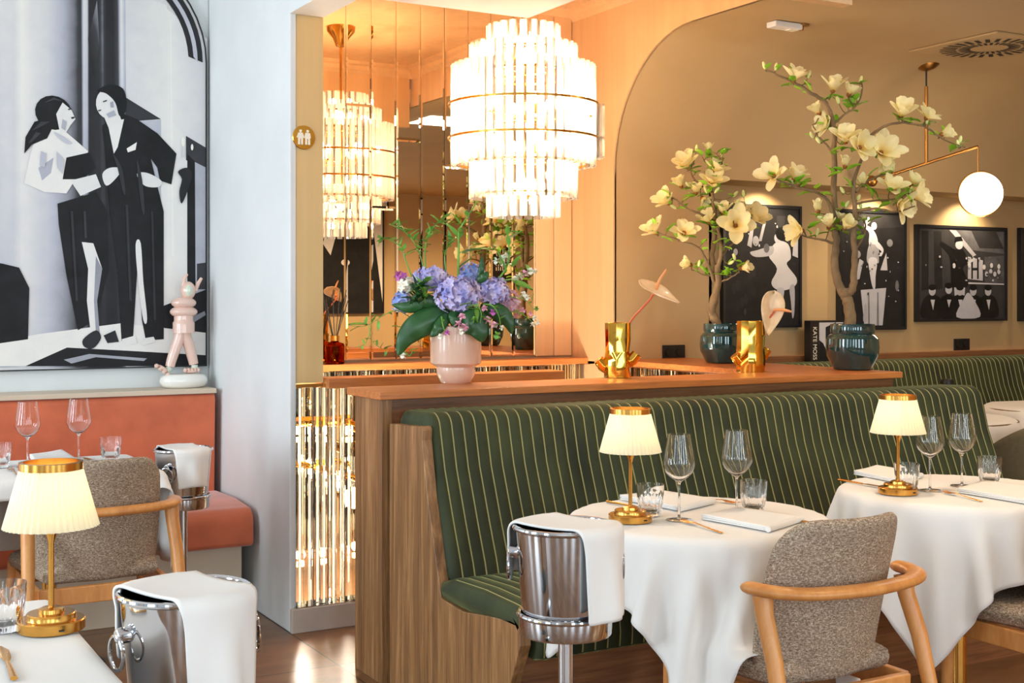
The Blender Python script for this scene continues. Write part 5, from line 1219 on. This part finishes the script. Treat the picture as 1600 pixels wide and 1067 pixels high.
bd2 = [(1195, 106, -.03), (1212, 108, -.03), (1263, 120, -.02), (1310, 160, .03), (1344, 128, .05), (1340, 155, .05), (1270, 214, .06), (1280, 222, .06), (1448, 192, -.02), (1500, 222, .02), (1497, 228, .02), (1395, 265, .05), (1318, 300, 0), (1340, 312, 0), (1322, 322, .02), (1345, 325, .03), (1276, 366, -.02), (1350, 345, .04), (1405, 300, .03), (1330, 290, 0), (1235, 290, -.05), (1422, 300, .05)]
magnolia('m2', 'tall cream magnolia in a teal pot near the right end of the partition', mbase2, (.123, .215, .100), br2, fl2, bd2, 1, 0)
br1 = [([(1124, 520, 0), (1118, 500, 0), (1112, 488, 0), (1117, 465, 0), (1122, 440, 0), (1120, 415, 0)], .026, .018),
       ([(1121, 430, 0), (1113, 405, .02), (1116, 370, .03), (1118, 340, .02), (1114, 310, 0), (1110, 285, 0), (1112, 265, 0), (1100, 250, 0)], .016, .004),
       ([(1120, 430, 0), (1126, 400, -.02), (1124, 370, -.02), (1118, 345, 0)], .013, .008),
       ([(1115, 440, 0), (1105, 410, -.03), (1092, 388, -.05), (1068, 378, -.07), (1045, 370, -.08), (1026, 362, -.08)], .009, .003),
       ([(1117, 345, 0), (1098, 336, -.04), (1078, 328, -.06), (1060, 315, -.07), (1048, 308, -.07)], .007, .003),
       ([(1128, 400, -.02), (1140, 385, .03), (1158, 370, .05), (1172, 350, .06)], .006, .003),
       ([(1120, 430, 0), (1100, 430, .0), (1085, 422, -.02)], .005, .003), ([(1125, 440, 0), (1140, 435, -.02), (1155, 425, -.04)], .005, .003),
       ([(1114, 300, 0), (1095, 290, .04), (1080, 270, .05), (1085, 250, .05)], .005, .003), ([(1112, 280, 0), (1125, 265, -.03), (1128, 248, -.02), (1108, 235, 0)], .005, .002), ([(1117, 360, 0), (1135, 345, -.08), (1148, 340, -.1)], .006, .003)]
fl1 = [(1107, 233, 0, .062, (-.1, .4, 1), .45), (1071, 253, .03, .098, (-.4, .6, .8), .95), (1120, 262, -.03, .082, (.3, .5, .9), .95), (1112, 279, -.05, .090, (.1, .7, .7), 1.1), (1062, 286, .05, .072, (-.5, .4, .9), .6), (1088, 296, .03, .070, (.0, .5, .9), .8), (1039, 311, -.07, .098, (-.7, .5, .7), .95),
       (1020, 357, -.08, .092, (-.6, .3, .8), 1.0), (1070, 359, -.07, .088, (.1, .6, .6), 1.2), (1106, 341, -.04, .075, (-.4, .5, .8), .8), (1130, 328, -.02, .075, (-.1, .5, 1), .7), (1151, 349, -.12, .115, (0, 1, .3), 1.15), (1183, 338, .05, .100, (.4, .8, .7), 1.05), (1160, 328, .03, .07, (.2, .4, 1), .7), (1075, 412, -.02, .062, (-.8, .4, .3), .6), (1163, 418, -.04, .066, (.8, .5, .2), .6), (1100, 312, .02, .06, (.4, .5, -.5), .8)]
bd1 = [(1147, 306, .0), (1162, 306, .02), (1088, 235, .02), (1092, 415, -.02), (1140, 412, -.03), (1148, 405, -.03), (1127, 245, 0), (1076, 290, .03), (1118, 300, -.03), (1055, 325, -.06), (1104, 300, 0), (1150, 318, .02), (1060, 372, -.07)]
magnolia('m1', 'smaller cream magnolia in a teal pot, further back on the side ledge', mbase1, (.110, .205, .090), br1, fl1, bd1, 1, 0)
# ------------------------------------------------------------------ peach vase with the bouquet
pv = PZ(712, 598, 1.048)
pvt = thing('ceramic_vase', 'peach glazed stepped vase on the left part of the partition', 'vase', pv)
MB().lathe([(0, 0), (.055, 0), (.060, .004), (.076, .035), (.077, .060), (.0765, .063), (.100, .078), (.101, .085), (.101, .222), (.097, .226), (.093, .222), (.093, .09), (.07, .07), (0, .06)], 64, caps=False).build('body', 'peach', pvt, smooth=30)
BQ = 'flowers of the bouquet in the peach vase'
mouth = pv+Vector((0, 0, .19))
rh = random.Random(11)
def hydrangea(px, py, dd, R, m, label, sq=(1, 1, 1), leaves=0):
    c = at(px, py, pv, dd); t_ = thing('hydrangea', label, 'flower', c, group=BQ); mb = MB(); n = int(64*(R/.06)**1.6)
    for i in range(n):
        z = 1-2*(i+.5)/n; a = i*2.39996+rh.uniform(-.2, .2); q_ = math.sqrt(1-z*z)
        if z < -.75: continue
        d = Vector((q_*math.cos(a)*sq[0], q_*math.sin(a)*sq[1], z*sq[2])); nrm = d.normalized(); p = d*R*rh.uniform(.86, 1.03)
        u = nrm.cross(Vector((.2, .3, 1))).normalized(); v = nrm.cross(u); ro = rh.uniform(0, PI); s_ = rh.uniform(.0125, .0165)
        nrm = (nrm+u*rh.uniform(-.35, .35)+v*rh.uniform(-.35, .35)).normalized(); u = nrm.cross(Vector((.2, .3, 1))).normalized(); v = nrm.cross(u)
        for k in range(4):
            b = ro+k*PI/2; r1 = u*math.cos(b)+v*math.sin(b); r2 = nrm.cross(r1)
            mb.add([p, p+r1*s_*.45+r2*s_*.48+nrm*s_*.22, p+r1*s_*1.15+r2*s_*.30+nrm*s_*.38, p+r1*s_*1.25-nrm*0+nrm*s_*.25, p+r1*s_*1.15-r2*s_*.30+nrm*s_*.38, p+r1*s_*.45-r2*s_*.48+nrm*s_*.22], [(0, 1, 2, 3), (0, 3, 4, 5)])
    mb.ball((0, 0, 0), R*.80, 16, 10)
    mb.build('flower_head', m, t_, smooth=0)
    MB().tube(smooth_path([Vector((0, 0, -.3*R)), (mouth-c)*.5+Vector((0, 0, -.01)), mouth-c, mouth-c+Vector((0, 0, -.1))], 4), .004, 7).build('stem', 'leaf_dark', t_)
    return t_
hydrangea(716, 462, -.06, .083, 'hyd_lilac', 'largest lilac-blue hydrangea head at the front centre of the bouquet', (1.08, 1, .9))
hydrangea(674, 437, -.0, .060, 'hyd_lilac', 'lilac hydrangea head at the upper left of the bouquet', (1.25, 1, .75))
hydrangea(771, 456, -.01, .060, 'hyd_lilac', 'lilac-blue hydrangea head at the right of the bouquet', (1.0, 1, .95))
hydrangea(738, 432, .07, .050, 'hyd_blue', 'blue hydrangea head behind, at the top of the bouquet')
hydrangea(629, 472, .0, .036, 'hyd_blue', 'small blue hydrangea head at the far left of the bouquet', (.95, 1, 1.2))
hydrangea(798, 477, .04, .036, 'hyd_pink', 'dusty pink flower head at the far right of the bouquet', (.9, 1, 1.8))
hydrangea(635, 447, -.03, .030, 'pet_white', 'white ruffled flower at the left of the bouquet')
hydrangea(627, 433, -.01, .016, 'pet_mag', 'small magenta flower above the white one at the left of the bouquet')
def vine(path, label, leaves=(), flowers=(), rad=.0026, lm='leaf_mid', lsize=.05, auto=6, fm='pet_white'):
    auto = int(auto*1.7)
    P = smooth_path([at(*p[:2], pv, p[2] if len(p) > 2 else 0) for p in path], 6); c = P[0]
    t_ = thing('sweet_pea_vine', label, 'flower', c, group='green vines and sprays of the bouquet')
    MB().tube(P, [rad*(1.3-.8*i/len(P)) for i in range(len(P))], 7).build('stem', lm, t_, org=c)
    mb = MB()
    for (px, py, dx, dy, L_) in leaves:
        p = at(px, py, pv, path[-1][2] if len(path[-1]) > 2 else 0); dv = Vector((FY*dx, -FX*dx, dy))+Vector((-FX, -FY, 0))*.25; leaf(mb, p, dv, L_, L_*.22, .1, 8)
    for k in range(auto):
        p = P[int(len(P)*(.35+.6*k/max(1, auto)))]; dv = Vector((rt.uniform(-1, 1), rt.uniform(-1, .4), rt.uniform(-.3, .9))); leaf(mb, p, dv, lsize*rt.uniform(.6, 1.2), lsize*.20, .15, 6)
    if mb.v: mb.build('foliage', lm, t_, smooth=180, org=c)
    for (px, py, s_, m) in flowers:
        q_ = at(px, py, pv, path[-1][2] if len(path[-1]) > 2 else 0); fb = MB()
        for k in range(5):
            a = 2*PI*k/5+px; d = Vector((FY*math.cos(a)-FX*.4, -FX*math.cos(a)-FY*.4, math.sin(a))); leaf(fb, q_, d, s_*.85, s_*.52, .1, 5)
        fb.build('blossom', m, t_, smooth=180, org=c)
    return t_
# big dark leaves hanging over the rim
def big_leaf(pts, W_, label):
    P = smooth_path([at(*p[:2], pv, p[2]) for p in pts], 5); n = len(P); mb = MB(); view = Vector((FX, FY, 0))
    c = P[0]
    def f(u, v):
        i = min(n-1, int(round(u*(n-1)))); p = P[i]; t = (P[min(n-1, i+1)]-P[max(0, i-1)]).normalized(); s_ = t.cross(view).normalized(); x = (v-.5)*2
        w_ = W_*math.sin(PI*min(1, (.04+.96*u)**.8))**.8 if u < .999 else 0.001
        return p+s_*x*w_+view*(abs(x)**1.5*w_*.35+.004*math.sin(22*u)*abs(x))
    o = mb.grid(f, n-1, 8).build('hydrangea_leaf', 'leaf_dark', smooth=180, org=c, solid=.001); o.location = c
    tag(o, label, 'leaf', 'large dark leaves of the bouquet')
big_leaf([(705, 492, -.06), (680, 498, -.09), (652, 510, -.11), (632, 530, -.11), (622, 556, -.10)], .052, 'large dark leaf drooping at the left of the peach vase')
big_leaf([(718, 492, -.08), (735, 500, -.12), (748, 515, -.13), (754, 535, -.12)], .055, 'large dark leaf drooping over the front of the peach vase')
big_leaf([(700, 490, -.08), (690, 505, -.11), (682, 517, -.12), (672, 526, -.12)], .024, 'narrow dark leaf hanging over the left rim of the peach vase')
big_leaf([(750, 480, -.03), (775, 486, -.05), (793, 500, -.05), (800, 522, -.04)], .034, 'dark leaf drooping at the right of the peach vase')
big_leaf([(690, 478, -.05), (662, 470, -.07), (640, 480, -.07), (612, 476, -.05)], .030, 'dark leaf under the small blue hydrangea')
big_leaf([(720, 488, -.07), (712, 492, -.1), (710, 500, -.11), (712, 512, -.11)], .026, 'small dark leaf at the centre of the vase rim')
vine([(668, 485, -.04), (664, 470, -.07), (662, 455, -.08), (660, 440, -.08)], 'bushy green sprig between the white flower and the largest hydrangea', auto=12, lsize=.055, lm='leaf_mid')
vine([(664, 488, -.04), (655, 475, -.07), (650, 462, -.08), (654, 448, -.08)], 'dark green sprig beside the white flower', auto=12, lsize=.06, lm='leaf_dark')
big_leaf([(748, 440, -.03), (752, 420, -.04), (754, 400, -.03)], .012, 'upright dark leaf above the large hydrangea')
big_leaf([(745, 440, -.05), (757, 432, -.06), (762, 424, -.05)], .016, 'short rounded leaf beside the upright one above the hydrangeas')
# rising and trailing sweet pea vines
G_ = -.0
vine([(716, 470, 0), (716, 420, -.02), (717, 385, -.03), (718, 360, -.03), (733, 335, -.02), (746, 313, 0)], 'tallest upright green stem rising from the middle of the bouquet to the chandelier', [(717, 372, -.8, 1.0, .075), (717, 352, .9, .3, .06), (716, 420, .9, .8, .07), (722, 395, .9, .25, .08), (744, 390, .8, .05, .07), (718, 350, -.6, 1, .05)], rad=.0045, auto=2)
vine([(664, 450, 0), (660, 410, .02), (648, 380, .03), (630, 360, .03), (608, 350, .03)], 'leafy vine arching to the upper left of the bouquet', auto=12, lsize=.045)
vine([(668, 445, 0), (664, 400, 0), (668, 370, 0), (680, 352, 0), (690, 345, 0)], 'leafy vine standing left of the tallest stem', auto=12, lsize=.05)
vine([(650, 450, 0), (635, 410, -.02), (625, 385, -.02), (600, 372, -.02), (590, 385, -.02)], 'thin vine curling out at the left of the bouquet above the white flower', auto=9, lsize=.04)
vine([(700, 440, .02), (695, 400, .03), (706, 375, .04), (720, 372, .04)], 'slender vine between the upper left hydrangea and the tallest stem', auto=8, lsize=.045)
vine([(775, 440, 0), (790, 420, -.02), (796, 395, -.02), (793, 365, -.02), (806, 362, -.02)], 'leafy stem rising at the upper right of the bouquet', [(793, 375, .9, .6, .07), (790, 425, -.3, .9, .09), (800, 418, .6, .9, .06), (800, 440, 1, -.35, .09), (806, 437, .3, -1, .05)], auto=3, rad=.0035, lsize=.05)
vine([(770, 440, .02), (800, 436, 0), (815, 430, 0), (826, 424, 0), (840, 424, 0)], 'spray of pale pink blossoms reaching to the right of the bouquet', (), [(812, 432, .022, 'pet_white'), (820, 428, .022, 'pet_pink'), (828, 424, .020, 'pet_white'), (836, 424, .016, 'pet_white'), (805, 436, .018, 'pet_white')], auto=2)
vine([(772, 402, .0), (778, 408, 0), (786, 405, 0), (792, 400, 0)], 'cluster of white blossoms behind the leafy stem at the upper right', (), [(776, 408, .020, 'pet_white'), (784, 404, .020, 'pet_white'), (792, 400, .020, 'pet_white'), (786, 412, .016, 'pet_white')], auto=1)
vine([(790, 465, 0), (805, 464, -.01), (822, 470, -.01), (834, 485, -.01)], 'upper thin arching spray at the right of the vase', [(832, 470, .1, 1, .03)], [(818, 460, .018, 'pet_white'), (824, 465, .016, 'pet_white'), (838, 482, .014, 'leaf_mid')], auto=2, rad=.0016, lsize=.025)
vine([(790, 488, 0), (808, 488, -.01), (824, 496, -.01), (836, 508, -.01)], 'lower thin arching spray with pink and white blossoms at the right of the vase', [], [(817, 485, .016, 'pet_pink'), (829, 490, .014, 'pet_pink'), (836, 497, .016, 'pet_white'), (840, 504, .014, 'pet_white'), (832, 507, .014, 'pet_white')], auto=2, rad=.0016, lsize=.025)
vine([(730, 480, -.1), (745, 476, -.14), (752, 490, -.14), (750, 505, -.14)], 'hanging spray of pink blossoms at the front of the bouquet', [(738, 474, -1, -.1, .05), (742, 478, .2, -1, .06)], [(722, 495, .020, 'pet_pink'), (716, 507, .022, 'pet_pink'), (726, 511, .022, 'pet_pink'), (721, 518, .018, 'pet_white'), (742, 500, .02, 'leaf_mid')], auto=2)
vine([(755, 475, -.08), (770, 478, -.12), (780, 495, -.12), (782, 515, -.12)], 'hanging green and pink spray at the front right of the bouquet', [], [(762, 500, .020, 'pet_pink'), (772, 508, .020, 'pet_pink'), (757, 482, .018, 'pet_pink'), (770, 488, .018, 'pet_mag'), (784, 512, .014, 'pet_white'), (776, 524, .022, 'leaf_mid')], auto=3, lsize=.035)
vine([(690, 495, -.1), (692, 508, -.13), (696, 520, -.13)], 'short spray with a white and a magenta blossom against the vase', [], [(688, 526, .016, 'pet_white'), (699, 520, .016, 'pet_mag')], auto=1, lsize=.03)
vine([(640, 495, 0), (620, 485, -.02), (600, 492, -.02), (582, 504, -.02), (566, 510, -.02), (545, 508, -.02)], 'long thin tendril trailing to the left of the vase', [(574, 508, -1, .1, .075), (590, 500, .1, -1, .045), (612, 510, .8, 0, .04)], auto=3, rad=.0016, lsize=.04)
vine([(580, 508, -.02), (576, 525, -.02), (568, 540, -.02), (555, 542, -.02)], 'thin tendril hanging below the long left one', auto=3, rad=.0012, lsize=.025)
vine([(576, 508, -.02), (580, 530, -.02), (592, 542, -.02), (610, 548, -.02)], 'thin tendril with small leaves hanging low at the left of the vase', [(600, 545, .8, .4, .035), (604, 548, -.3, -.8, .025)], auto=3, rad=.0012, lsize=.025)
vine([(624, 545, -.03), (632, 550, -.03), (640, 556, -.03), (645, 548, -.03)], 'small sprig of white blossoms low beside the left of the vase', [(640, 548, .9, .3, .035)], [(630, 556, .018, 'pet_white'), (622, 545, .014, 'pet_white')], auto=3, lsize=.03)
